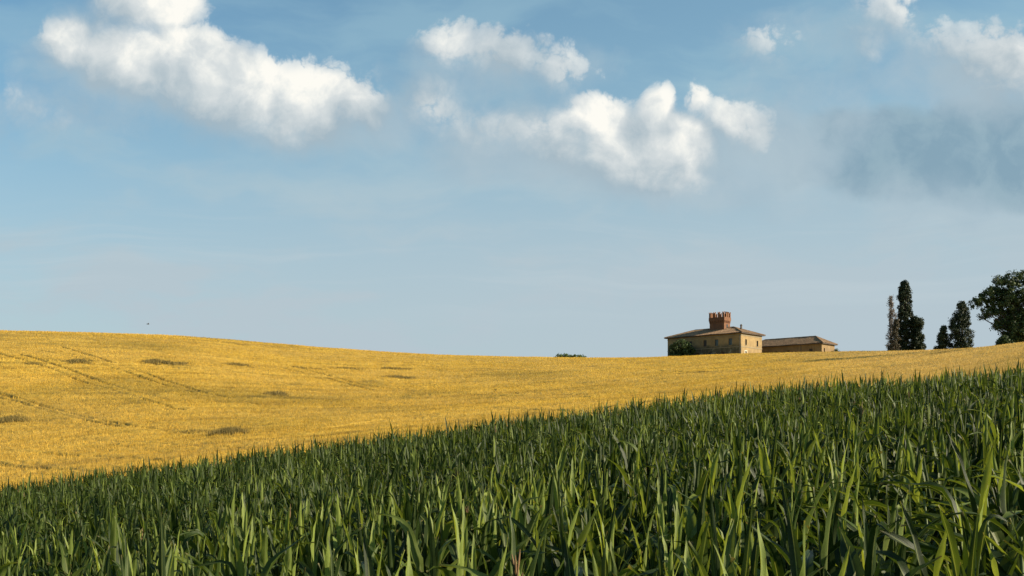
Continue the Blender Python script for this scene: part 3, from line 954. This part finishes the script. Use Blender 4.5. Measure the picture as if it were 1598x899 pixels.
M_CYP = foliage_material('dark_cypress_foliage', (0.012, 0.021, 0.009), (0.036, 0.052, 0.018), 0.05)
M_OAK = foliage_material('oak_foliage', (0.018, 0.033, 0.010), (0.085, 0.120, 0.030), 0.12)
M_DEAD = foliage_material('grey_dry_twigs', (0.13, 0.11, 0.095), (0.32, 0.27, 0.23), 0.0)
M_BROWNLEAF = foliage_material('brown_green_foliage', (0.045, 0.038, 0.020), (0.11, 0.085, 0.045), 0.05)
M_HEDGE = foliage_material('bright_bush_foliage', (0.050, 0.085, 0.025), (0.12, 0.17, 0.05), 0.15)
M_BARK = plain('rough_grey_bark', (0.09, 0.07, 0.05), 0.95)


def tube(pts, rad, sides=7):
    pts = np.asarray(pts, float); n = len(pts)
    d = np.gradient(pts, axis=0); d /= np.linalg.norm(d, axis=1)[:, None] + 1e-9
    ref = np.array([0.31, 0.95, 0.05])
    s = np.cross(d, ref); s /= np.linalg.norm(s, axis=1)[:, None] + 1e-9
    t = np.cross(d, s)
    a = np.linspace(0, math.tau, sides, endpoint=False)
    V = pts[:, None, :] + (np.cos(a)[None, :, None] * s[:, None, :] + np.sin(a)[None, :, None] * t[:, None, :]) * np.asarray(rad, float)[:, None, None]
    i = np.arange(n - 1)[:, None] * sides; j = np.arange(sides)[None, :]; j2 = (j + 1) % sides
    F = np.stack([i + j, i + j2, i + sides + j2, i + sides + j], -1).reshape(-1, 4)
    return V.reshape(-1, 3), F


def join_parts(parts):
    V, F, k = [], [], 0
    for v, f in parts:
        V.append(v); F.append(f + k); k += len(v)
    return np.vstack(V), np.vstack(F)


def leaves(centers, radii, n_each, size, rng, flat=1.0, shell=0.55):
    """many small four-sided leaves around clump centres; radii per clump"""
    C = np.repeat(centers, n_each, 0); R = np.repeat(radii, n_each)
    n = len(C)
    d = rng.normal(0, 1, (n, 3)); d /= np.linalg.norm(d, axis=1)[:, None]
    rr = R * rng.uniform(shell, 1.0, n) ** 0.8 * rng.uniform(0.5, 1.15, n)
    P = C + d * rr[:, None] * np.array([1, 1, flat])
    # leaf plane mostly tangential, jittered
    nn = d + rng.normal(0, 0.6, (n, 3)); nn /= np.linalg.norm(nn, axis=1)[:, None]
    a = np.cross(nn, rng.normal(0, 1, (n, 3))); a /= np.linalg.norm(a, axis=1)[:, None]
    b = np.cross(nn, a)
    s = size * rng.uniform(0.55, 1.35, n)[:, None]
    Q = np.stack([P - a * s * .5, P - b * s * .28, P + a * s * .5, P + b * s * .28], 1).reshape(-1, 3)
    F = np.arange(n * 4).reshape(-1, 4)
    tone = np.repeat(np.clip(rng.normal(0.4, 0.28, n), 0, 1), 4)
    return Q, F, tone


def tree(name, px, Y, label, cat, clumps, mat, leaf, n_each, trunk, limbs, seed, group=None, sink=0.3, shell=0.55):
    """clumps: (x, y, z, r) in metres from the foot of the tree"""
    rng = np.random.default_rng(seed)
    loc = at(px, Y)
    r = root(name, (loc[0], loc[1], loc[2] - sink), label, cat, group)
    th, tr = trunk
    k = 7
    pts = [(0.18 * math.sin(i * 1.3 + seed), 0.15 * math.cos(i * 1.7 + seed), th * i / (k - 1)) for i in range(k)]
    pts[0] = (0, 0, -0.3)
    parts = [tube(pts, [tr * (1.25 if i == 0 else 1 - 0.75 * i / (k - 1)) for i in range(k)], 8)]
    cl = np.array(clumps, float)
    order = np.argsort(-cl[:, 3])[:limbs]
    for q in order:
        c = cl[q, :3]
        z0 = min(th * 0.95, max(th * 0.25, c[2] * 0.55))
        f = z0 / th
        b0 = np.array([0.18 * math.sin(f * 6 * 1.3 + seed), 0.15 * math.cos(f * 6 * 1.7 + seed), z0])
        mid = (b0 + c) / 2 + np.array([rng.normal(0, .3), rng.normal(0, .3), -0.1 * np.linalg.norm(c - b0)])
        tt = np.linspace(0, 1, 6)[:, None]
        P = (1 - tt) ** 2 * b0 + 2 * tt * (1 - tt) * mid + tt ** 2 * c
        r0 = tr * 0.42 * (1 - f * 0.5)
        parts.append(tube(P, np.linspace(r0, r0 * 0.25, 6), 6))
        for _ in range(3):
            e = c + rng.normal(0, 0.6, 3) * cl[q, 3]
            parts.append(tube(np.array([c, (c + e) / 2 + rng.normal(0, .1, 3), e]), [r0 * 0.3, r0 * 0.2, r0 * 0.08], 5))
    V, F = join_parts(parts)
    link('trunk', mesh_np('trunk', V, F, [M_BARK], smooth=True), r)
    Q, F, tone = leaves(cl[:, :3], cl[:, 3], n_each, leaf, rng, 1.0, shell)
    # leave out what would be under the ground
    link('crown', mesh_np('crown', Q, F, [mat], attrs={'tone': tone}), r)
    return r


def fill(outline, n, rng, depth, rc):
    """clumps scattered inside an outline given as rows (z, x_left, x_right)"""
    o = np.array(outline, float)
    z = rng.uniform(o[0, 0], o[-1, 0], n * 3)
    w = np.interp(z, o[:, 0], o[:, 2] - o[:, 1])
    z = z[rng.uniform(0, 1, n * 3) < (0.62 + 0.38 * w / w.max())][:n]
    l = np.interp(z, o[:, 0], o[:, 1]); rr = np.interp(z, o[:, 0], o[:, 2])
    rad = rng.uniform(rc * 0.6, rc * 1.25, len(z))
    x = l + rad * 0.7 + (rr - l - 1.4 * rad).clip(0.05) * rng.uniform(0, 1, len(z))
    m = (l + rr) / 2
    half = (rr - l) / 2
    y = rng.uniform(-1, 1, len(z)) * np.sqrt(np.clip(1 - ((x - m) / half) ** 2, 0.05, 1)) * depth * half
    return np.stack([x, y, z, rad], 1)


def px_outline(rows, px0, Y, zfoot):
    """rows of (photo row, left column, right column) -> metres around the foot"""
    k = Y / FPX
    return sorted([((HOR - r) * k - zfoot, (a - px0) * k, (b - px0) * k) for r, a, b in rows])


def outlined_tree(name, px0, Y, rows, label, cat, mat, leaf, nclump, n_each, rc, trunk_f, tr, limbs, seed, group=None, depth=0.9, shell=0.55):
    rng = np.random.default_rng(seed + 500)
    zf = at(px0, Y)[2] - 0.3
    o = px_outline(rows, px0, Y, zf)
    o = [(min(1.0, o[0][0]), o[0][1], o[0][2])] + o if o[0][0] > 1.0 else o
    cl = fill(o, nclump, rng, depth, rc)
    return tree(name, px0, Y, label, cat, cl, mat, leaf, n_each, (o[-1][0] * trunk_f, tr), limbs, seed, group, 0.3, shell)


GRP = 'trees standing along the crest at the right'
outlined_tree('cypress', 1412, 268, [(441, 1406, 1416), (448, 1404, 1418), (452, 1400, 1420), (465, 1400, 1423), (480, 1401, 1423), (490, 1401, 1424), (496, 1400, 1429), (515, 1398, 1431), (535, 1395, 1433), (552, 1394, 1434)],
              'tallest cypress on the crest, a ragged dark column with a small tuft on top', 'cypress', M_CYP, 0.34, 460, 80, 0.62, 0.93, 0.32, 24, 11, GRP)
outlined_tree('small_tree', 1434, 266, [(496, 1424, 1431), (502, 1423, 1443), (512, 1424, 1441), (518, 1426, 1436), (524, 1424, 1442), (535, 1422, 1444), (552, 1420, 1446)],
              'dark bushy tree with two rounded heads growing against the right side of the tallest cypress', 'tree', M_CYP, 0.34, 200, 75, 0.75, 0.85, 0.2, 12, 12, GRP)
outlined_tree('dead_cypress', 1390, 266, [(464, 1387, 1392), (475, 1385, 1395), (488, 1384, 1399), (500, 1384, 1401), (515, 1386, 1400), (522, 1381, 1400), (535, 1380, 1400), (552, 1384, 1400)],
              'thin greyish half-dead cypress with sparse twigs, leftmost of the trees on the crest', 'cypress', M_DEAD, 0.26, 230, 19, 0.75, 0.95, 0.14, 60, 13, GRP, shell=0.1)
outlined_tree('shrub', 1396, 262, [(500, 1396, 1402), (512, 1391, 1403), (528, 1388, 1404), (552, 1383, 1406)],
              'brownish shrub at the foot of the tallest cypress, in front of the half-dead one', 'shrub', M_BROWNLEAF, 0.3, 80, 70, 0.6, 0.8, 0.12, 10, 14, GRP)
outlined_tree('cypress', 1472, 236, [(511, 1470, 1475), (518, 1465, 1478), (530, 1463, 1480), (552, 1463, 1481)],
              'smallest pointed cypress, just left of a bigger tapering one on the crest', 'cypress', M_CYP, 0.30, 130, 75, 0.6, 0.9, 0.18, 10, 15, GRP)
outlined_tree('cypress', 1500, 236, [(473, 1495, 1507), (478, 1492, 1511), (490, 1487, 1513), (500, 1481, 1514), (506, 1481, 1516), (520, 1480, 1518), (535, 1482, 1518), (552, 1484, 1514)],
              'tapering bushy cypress with gaps in its crown, between the smallest cypress and the big oak', 'cypress', M_CYP, 0.30, 290, 62, 0.68, 0.93, 0.3, 22, 16, GRP)
outlined_tree('bush', 1460, 236, [(542, 1457, 1463), (552, 1455, 1466)],
              'tiny dark bush low on the crest, left of the smallest cypress', 'bush', M_CYP, 0.28, 24, 60, 0.45, 0.8, 0.08, 4, 17, GRP)


def oak(px0, Y, seed, lobes, label, nsub=44, n_each=70, trunk=None, leaf=0.30):
    rng = np.random.default_rng(seed)
    zf = at(px0, Y)[2] - 0.3; k = Y / FPX
    cl = []
    for (cx, cy, rx, ry) in lobes:
        for _ in range(int(nsub * max(0.4, (rx * ry) / 300.0))):
            d = rng.normal(0, 1, 3); d /= np.linalg.norm(d); q = rng.uniform(0.35, 1.0) ** 0.6
            cl.append(((cx + d[0] * rx * q - px0) * k, d[1] * 0.5 * (rx + ry) * q * k + rng.normal(0, 1.2), (HOR - (cy + d[2] * ry * q)) * k - zf, rng.uniform(0.42, 0.85)))
    cl = [c for c in cl if c[2] > 0.3]
    return tree('oak', px0, Y, label, 'oak', cl, M_OAK, leaf, n_each, trunk, 60, seed, GRP, 0.3, 0.45)


oak(1588, 186, 21, [(1533, 472, 15, 9), (1545, 460, 15, 10), (1556, 480, 14, 12), (1562, 448, 16, 13), (1573, 436, 14, 10), (1598, 434, 17, 13), (1582, 462, 17, 15), (1600, 475, 22, 20),
                    (1542, 488, 11, 7), (1572, 495, 14, 14), (1590, 505, 20, 18), (1620, 450, 24, 20), (1640, 480, 24, 22), (1618, 510, 20, 18), (1576, 520, 11, 13), (1594, 528, 20, 14), (1655, 462, 18, 18), (1562, 506, 9, 9), (1580, 508, 14, 16), (1586, 528, 18, 12), (1570, 466, 14, 14), (1560, 470, 10, 10)],
    'big spreading oak with a gappy crown, at the right end of the crest', trunk=(9.5, 0.55))
outlined_tree('bush', 1567, 182, [(527, 1561, 1571), (533, 1556, 1578), (545, 1552, 1592)],
              'low dark bush under the left side of the big oak', 'bush', M_OAK, 0.26, 130, 60, 0.5, 0.8, 0.08, 6, 22, GRP)
outlined_tree('tree', 1064, 364, [(533, 1056, 1070), (536, 1048, 1078), (541, 1044, 1083), (550, 1043, 1085), (575, 1046, 1082)],
              'round dark green tree standing before the left end of the villa wall', 'tree', M_OAK, 0.42, 190, 90, 1.0, 0.8, 0.3, 20, 23, None)
outlined_tree('bush', 1306, 366, [(545.5, 1303, 1309), (550, 1300, 1312), (565, 1298, 1313)],
              'small dark bush at the right end of the lower farm building', 'bush', M_OAK, 0.36, 40, 60, 0.7, 0.8, 0.12, 5, 24, None)
outlined_tree('hedge', 890, 420, [(554.0, 878, 882), (554.8, 868, 912), (556.5, 864, 916), (575, 862, 918)],
              'low bright green hedge top peeping over the crest left of the villa', 'hedge', M_HEDGE, 0.5, 220, 60, 0.9, 0.8, 0.2, 16, 25, None, depth=0.3)

# ---------------------------------------------------------------- a bird far off over the left slope
def build_bird():
    Y = 150.0
    x = (231 - PX0) / FPX * Y; z = row_z(506, Y)
    r = root('bird', (x, Y, z), 'tiny dark bird in flight above the left slope', 'bird', rz=0.6)
    prof = [(-0.20, 0.005), (-0.15, 0.018), (-0.05, 0.04), (0.03, 0.045), (0.10, 0.03), (0.13, 0.028), (0.16, 0.015), (0.20, 0.003)]
    V, F = tube([(a, 0, 0) for a, _ in prof], [q for _, q in prof], 8)
    parts = [(V, F)]
    for s in (-1, 1):     # wings: thick near the body, swept back, raised
        pts = [(0.07, 0.0, 0.02), (0.09, s * 0.14, 0.09), (0.03, s * 0.30, 0.13), (-0.07, s * 0.44, 0.11)]
        ch = [0.13, 0.12, 0.08, 0.015]
        top = [(p[0] + 0, p[1], p[2] + 0.008) for p in pts]; bot = [(p[0], p[1], p[2] - 0.006) for p in pts]
        tt = [(p[0] - c, p[1], p[2]) for p, c in zip(pts, ch)]
        W = np.array(top + bot + tt); G = []
        for i in range(3):
            G += [(i, i + 1, 9 + i, 8 + i), (4 + i, 5 + i, 9 + i, 8 + i), (i, i + 1, 5 + i, 4 + i)]
        parts.append((W, np.array(G)))
    W = np.array([(-0.17, -0.012, 0.004), (-0.17, 0.012, 0.004), (-0.29, 0.05, 0.0), (-0.29, -0.05, 0.0), (-0.17, -0.012, -0.004), (-0.17, 0.012, -0.004), (-0.29, 0.05, -0.004), (-0.29, -0.05, -0.004)])
    parts.append((W, np.array([(0, 1, 2, 3), (4, 5, 6, 7), (0, 1, 5, 4), (2, 3, 7, 6), (1, 2, 6, 5), (0, 3, 7, 4)])))
    V, F = join_parts(parts)
    link('body', mesh_np('body', V, F, [plain('dark_feathers', (0.03, 0.028, 0.026))], smooth=True), r)


build_bird()

# ---------------------------------------------------------------- corn
def corn_material():
    m, T, b = material('corn_leaf')
    uv = T.node('ShaderNodeUVMap').outputs[0]
    sp = T.node('ShaderNodeSeparateXYZ'); T.put(sp.inputs[0], uv)
    rnd = attr(T, 'tone')
    mid = T.m('ABSOLUTE', T.m('SUBTRACT', sp.outputs[0], 0.5))
    veins = T.noise(T.v('MULTIPLY', uv, (42, 0.9, 1)), 1.0, 2, 0.5)
    blot = T.noise(objpos(T), 2.2, 4, 0.6)
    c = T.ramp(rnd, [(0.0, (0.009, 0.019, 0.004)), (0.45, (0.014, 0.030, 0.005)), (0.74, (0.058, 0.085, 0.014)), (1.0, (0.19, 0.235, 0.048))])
    c = T.mix(T.m('MULTIPLY', veins, 0.30), c, (0.059, 0.080, 0.016, 1))
    c = T.mix(T.m('MULTIPLY', T.sstep(blot, 0.45, 0.7), 0.35), c, (0.012, 0.024, 0.007, 1))
    c = T.mix(T.sstep(mid, 0.06, 0.03), c, (0.119, 0.139, 0.042, 1))
    # dry leaf tips
    c = T.mix(T.m('MULTIPLY', T.sstep(sp.outputs[1], 0.95, 1.0), 0.5), c, (0.187, 0.145, 0.060, 1))
    T.put(b.inputs['Base Color'], c)
    b.inputs['Roughness'].default_value = 0.50
    b.inputs['Specular IOR Level'].default_value = 0.18
    bp = T.node('ShaderNodeBump'); bp.inputs['Strength'].default_value = 0.35; bp.inputs['Distance'].default_value = 0.004
    T.put(bp.inputs['Height'], veins); T.put(b.inputs['Normal'], bp.outputs[0])
    tr = T.node('ShaderNodeBsdfTranslucent')
    T.put(tr.inputs[0], T.mix(1.0, c, (2.3, 2.1, 0.8, 1), 'MULTIPLY'))
    mx = T.node('ShaderNodeMixShader'); mx.inputs[0].default_value = 0.27
    T.l.new(b.outputs[0], mx.inputs[1]); T.l.new(tr.outputs[0], mx.inputs[2])
    T.l.new(mx.outputs[0], T.n['Material Output'].inputs['Surface'])
    return m


M_CORN = corn_material()
M_STALK = plain('corn_stalk', (0.13, 0.17, 0.05), 0.6)
M_TASSEL = plain('reddish_tassel', (0.15, 0.085, 0.03), 0.8)
M_TASSEL_Y = plain('straw_tassel', (0.22, 0.16, 0.06), 0.8)


def leaf_mesh(rng, base, az, L, W, th0, th1, power, fold, twist, segs, across, tone):
    """one blade: rises from base, arches from angle th0 to th1 off vertical; V-section, wavy rim, pointed tip"""
    s = np.linspace(0, 1, segs + 1)
    th = th0 + (th1 - th0) * s ** power
    if fold is not None:      # a blade broken over
        th = th + np.clip((s - fold[0]) * 9, 0, 1) * fold[1]
    ds = L / segs
    tm = (th[1:] + th[:-1]) / 2
    r = np.concatenate([[0], np.cumsum(np.sin(tm) * ds)]); z = np.concatenate([[0], np.cumsum(np.cos(tm) * ds)])
    side = 0.06 * L * rng.normal() * s ** 2
    w = W * np.clip(0.45 + 1.6 * s, 0, 1) * (1 - s ** 2.6) + 0.002
    c = np.array([math.cos(az), math.sin(az), 0.0]); t = np.array([-math.sin(az), math.cos(az), 0.0])
    P = base + r[:, None] * c + z[:, None] * np.array([0, 0, 1]) + side[:, None] * t
    dirv = np.sin(th)[:, None] * c + np.cos(th)[:, None] * np.array([0, 0, 1])
    up = np.cos(th)[:, None] * -c + np.sin(th)[:, None] * np.array([0, 0, 1])     # upper face, towards the stalk
    tw = twist * s ** 1.5
    A = np.cos(tw)[:, None] * t + np.sin(tw)[:, None] * up
    B = np.cos(tw)[:, None] * up - np.sin(tw)[:, None] * t
    q = np.linspace(-1, 1, across + 1)
    vee = 0.85 - 0.45 * s
    ph = rng.uniform(0, 6.28, 2); fr = rng.uniform(14, 22)
    V = []; UV = []
    for qi in q:
        rip = 0.10 * np.sin(s * fr + ph[int(qi > 0)]) * abs(qi) ** 2 * W * np.clip(s * 4, 0, 1)
        V.append(P + A * (qi * w / 2)[:, None] + B * (abs(qi) * w / 2 * vee + rip)[:, None])
        UV.append(np.stack([np.full_like(s, 0.5 + qi / 2), s], -1))
    V = np.stack(V, 1).reshape(-1, 3); UV = np.stack(UV, 1).reshape(-1, 2)
    k = across + 1
    i = np.arange(segs)[:, None] * k; j = np.arange(across)[None, :]
    F = np.stack([i + j, i + j + 1, i + k + j + 1, i + k + j], -1).reshape(-1, 4)
    return V, F, UV, np.full(len(V), tone)


def corn_plant(seed, lod, blown=False):
    """returns stalk, leaves and (sometimes) tassel arrays of one plant; lod 0 is the finest"""
    rng = np.random.default_rng(1000 + seed)
    segs, across = ((13, 4), (8, 2), (5, 2))[lod]
    hs = rng.uniform(1.10, 1.26)
    n = int(rng.integers(9, 12))
    a0 = rng.uniform(0, math.tau)
    out = []
    lowest = (0, 2, 4)[lod]
    for i in range(lowest, n):
        f = i / (n - 1)
        h = 0.10 + (hs - 0.10) * f ** 0.92
        az = a0 + (i % 2) * math.pi + rng.normal(0, 0.42)
        if f > 0.76:
            L = rng.uniform(0.40, 0.62); th0 = rng.uniform(0.0, 0.14); th1 = rng.uniform(0.02, 0.45); pw = rng.uniform(1.2, 2.4)
            W = rng.uniform(0.036, 0.062)
        elif f > 0.4:
            L = rng.uniform(0.58, 0.84); th0 = rng.uniform(0.12, 0.34); th1 = rng.uniform(0.4, 2.0); pw = rng.uniform(1.3, 2.6)
            W = rng.uniform(0.072, 0.114)
        else:
            L = rng.uniform(0.55, 0.82); th0 = rng.uniform(0.4, 0.8); th1 = rng.uniform(1.4, 2.5); pw = rng.uniform(0.9, 1.6)
            W = rng.uniform(0.08, 0.105)
        if blown and f > 0.25:      # blades swept over by the wind, all to one side
            az = math.pi + rng.normal(0, 0.55); th0 = rng.uniform(0.15, 0.5); th1 = rng.uniform(1.5, 2.5); L *= 0.95; W *= 0.85; pw = rng.uniform(0.8, 1.5)
        fold = (rng.uniform(0.45, 0.75), rng.uniform(0.9, 1.9)) if rng.uniform() < 0.22 else None
        base = np.array([0.012 * math.cos(az), 0.012 * math.sin(az), h])
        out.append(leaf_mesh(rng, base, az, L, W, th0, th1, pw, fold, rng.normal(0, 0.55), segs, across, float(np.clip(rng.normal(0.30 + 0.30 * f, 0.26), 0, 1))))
    V = np.vstack([o[0] for o in out]); UV = np.vstack([o[2] for o in out]); tone = np.concatenate([o[3] for o in out])
    F = []; k = 0
    for o in out: F.append(o[1] + k); k += len(o[0])
    F = np.vstack(F)
    zz = np.linspace(0 if lod == 0 else 0.3, hs + 0.05, 6 if lod == 0 else 3)
    SV, SF = tube([(0.008 * math.sin(q * 5), 0.008 * math.cos(q * 4), q) for q in zz], np.linspace(0.015, 0.008, len(zz)), (7, 4, 3)[lod])
    return (SV, SF), (V, F, UV, tone), hs


def tassel_mesh(seed, hs):
    rng = np.random.default_rng(seed)
    top = hs + rng.uniform(0.26, 0.36)
    parts = [tube([(0, 0, hs - .1), (0.005, 0, top - .12), (0.012, 0.004, top), (0.02, 0.01, top + 0.14)], [0.006, 0.006, 0.008, 0.003], 6)]
    for i in range(9):
        a = rng.uniform(0, math.tau); z0 = top - 0.10 + 0.012 * i; L = rng.uniform(0.10, 0.16)
        e = rng.uniform(0.08, 0.32)
        pts = [(0.01, 0.004, z0)] + [(0.01 + math.cos(a) * L * q * e, math.sin(a) * L * q * e, z0 + L * q * (1 - 0.35 * e * q)) for q in (0.35, 0.7, 1.0)]
        parts.append(tube(pts, [0.004, 0.007, 0.006, 0.002], 5))
    return join_parts(parts)


def build_corn():
    rng = np.random.default_rng(42)
    # rows run slightly across the view; plants every 20-odd centimetres
    ang = math.radians(63); ca, sa = math.cos(ang), math.sin(ang)
    row, step = 0.72, 0.24
    R, S = np.meshgrid(np.arange(-130, 130) * row, np.arange(-360, 360) * step, indexing='ij')
    R = R.ravel() + rng.normal(0, 0.045, R.size); S = S.ravel() + rng.normal(0, 0.05, S.size)
    x = R * ca + S * sa; y = -R * sa + S * ca
    end = CORN_END - 0.3 + (fbm(x * 0.25, x * 0 + 1.5, 2, 90) - 0.5) * 1.2
    # drop the rows that cross the edge: headland follows the edge line
    keep = (y > 3.2) & (y < end) & (np.abs(x) < 0.56 * y + 4.5) & (rng.uniform(0, 1, x.size) < 0.95)
    x, y = x[keep], y[keep]; n = len(x)
    z = ground_z(x, y)
    nvar, nblown = 16, 5
    var = rng.integers(0, nvar - nblown, n); rot = rng.uniform(0, math.tau, n)
    grow = fbm(x * 0.12, y * 0.12, 3, 55)
    sc = 1.03 + 0.30 * (grow - 0.5) + rng.normal(0, 0.09, n)
    lx = rng.normal(0, 0.035, n); ly = rng.normal(0, 0.035, n)
    # plants low on the right lean over to the left, blown by wind
    near_r = np.clip((x - 1.9) / 1.6, 0, 1) * np.clip((12 - y) / 3, 0, 1)
    lx = lx + near_r * 0.14
    bl = rng.uniform(0, 1, n) < near_r * 0.5
    var[bl] = rng.integers(nvar - nblown, nvar, bl.sum()); rot[bl] = rng.normal(-0.1, 0.3, bl.sum())
    toff = rng.normal(0, 0.10, n)
    # which plants show largest
    vis = (np.abs(x) < 0.45 * y + 0.3) & (((z + CORN_H + 0.3) / y) > (HOR - 899) / FPX - 0.01)
    dist = np.hypot(x, y)
    cand = np.nonzero(vis)[0]
    ind = cand[np.argsort(dist[cand])][:300]
    solo = np.zeros(n, bool); solo[ind] = True
    print('corn plants', n, 'individuals reach', dist[ind].max())
    # -- individuals
    protos = []
    for v in range(nvar):
        (SV, SF), (V, F, UV, tone), hs = corn_plant(v, 0, v >= nvar - nblown)
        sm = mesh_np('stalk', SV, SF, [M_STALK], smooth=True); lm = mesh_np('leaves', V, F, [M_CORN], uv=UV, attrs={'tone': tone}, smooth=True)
        protos.append([sm, lm, hs, None])
    tas = rng.uniform(0, 1, n) < 0.008
    tcol = rng.uniform(0, 1, n) < 0.65
    tmesh = {}
    for i in ind:
        v = int(var[i]); P = protos[v]
        if P[3] is None:
            r = bpy.data.objects.new('corn_plant', None); r.empty_display_size = 0.2
            s = bpy.data.objects.new('stalk', P[0]); l = bpy.data.objects.new('leaves', P[1]); P[3] = (r, s, l)
        else:
            r, s, l = (o.copy() for o in P[3])
        for o in (r, s, l): COL.objects.link(o)
        s.parent = r; l.parent = r
        r.location = (x[i], y[i], z[i]); r.rotation_euler = (-ly[i], lx[i] * -1.0, rot[i]); r.rotation_mode = 'ZXY' if False else 'ZYX'
        M = mathutils.Matrix.Rotation(-lx[i], 4, 'Y') @ mathutils.Matrix.Rotation(-ly[i], 4, 'X') @ mathutils.Matrix.Rotation(rot[i], 4, 'Z')
        r.rotation_mode = 'XYZ'; r.rotation_euler = M.to_euler(); r.scale = (sc[i],) * 3
        if tas[i]:
            key = (v, bool(tcol[i]))
            if key not in tmesh:
                TV, TF = tassel_mesh(v + 70, P[2]); tmesh[key] = mesh_np('tassel', TV, TF, [M_TASSEL if tcol[i] else M_TASSEL_Y], smooth=True)
            link('tassel', tmesh[key], r)
            tag(r, 'green corn plant with a reddish tassel in the near rows' if tcol[i] else 'green corn plant with a straw-coloured tassel in the near rows', 'corn plant', 'corn plants in the nearest rows')
        else:
            tag(r, 'green leafy corn plant without a tassel, in the rows nearest the viewer', 'corn plant', 'corn plants in the nearest rows')
    # -- the mass of the crop
    VV, FF, UU, TT, MM = [], [], [], [], []; k = 0
    lodi = np.where(dist < 17, 0, np.where(dist < 30, 1, 2)); lodi = np.where((dist < 17) & ~vis, 1, lodi)
    for lod in range(3):
        for v in range(nvar):
            idx = np.nonzero((~solo) & (lodi == lod) & (var == v))[0]
            if not len(idx): continue
            (SV, SF), (V, F, UV, tone), hs = corn_plant(v, lod, v >= nvar - nblown)
            for part, (A, B, C, t, mi) in enumerate(((V, F, UV, tone, 0), (SV, SF, np.zeros((len(SV), 2)), np.full(len(SV), .5), 1))):
                m = len(idx); a = rot[idx][:, None]
                X = A[None, :, 0] * np.cos(a) - A[None, :, 1] * np.sin(a); Yy = A[None, :, 0] * np.sin(a) + A[None, :, 1] * np.cos(a); Z = np.broadcast_to(A[None, :, 2], X.shape)
                s_ = sc[idx][:, None]
                W = np.stack([(X - Z * lx[idx][:, None]) * s_ + x[idx][:, None], (Yy + Z * ly[idx][:, None]) * s_ + y[idx][:, None], Z * s_ + z[idx][:, None]], -1).reshape(-1, 3)
                VV.append(W.astype(np.float32)); FF.append((B[None] + (np.arange(m) * len(A))[:, None, None]).reshape(-1, 4) + k); k += m * len(A)
                UU.append(np.tile(C, (m, 1)).astype(np.float32)); TT.append(np.clip(t[None, :] + toff[idx][:, None], 0, 1).ravel()); MM.append(np.full(m * len(B), mi))
            ti = idx[tas[idx]]
            for q in ti:
                TV, TF = tassel_mesh(int(q) % 17 + 70, hs)
                W = TV * sc[q]; W = W + np.array([x[q], y[q], z[q]]); W[:, 0] -= TV[:, 2] * lx[q]; W[:, 1] += TV[:, 2] * ly[q]
                VV.append(W.astype(np.float32)); FF.append(TF + k); k += len(TV)
                UU.append(np.zeros((len(TV), 2), np.float32)); TT.append(np.full(len(TV), .5)); MM.append(np.full(len(TF), 2 if tcol[q] else 3))
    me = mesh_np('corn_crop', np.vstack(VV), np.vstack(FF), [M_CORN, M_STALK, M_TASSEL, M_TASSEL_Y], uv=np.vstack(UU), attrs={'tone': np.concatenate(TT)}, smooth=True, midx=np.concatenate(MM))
    del VV, FF, UU, TT, MM
    tag(link('corn_crop', me), 'dense green corn crop filling the field beyond the nearest rows', 'corn', kind='stuff')


build_corn()
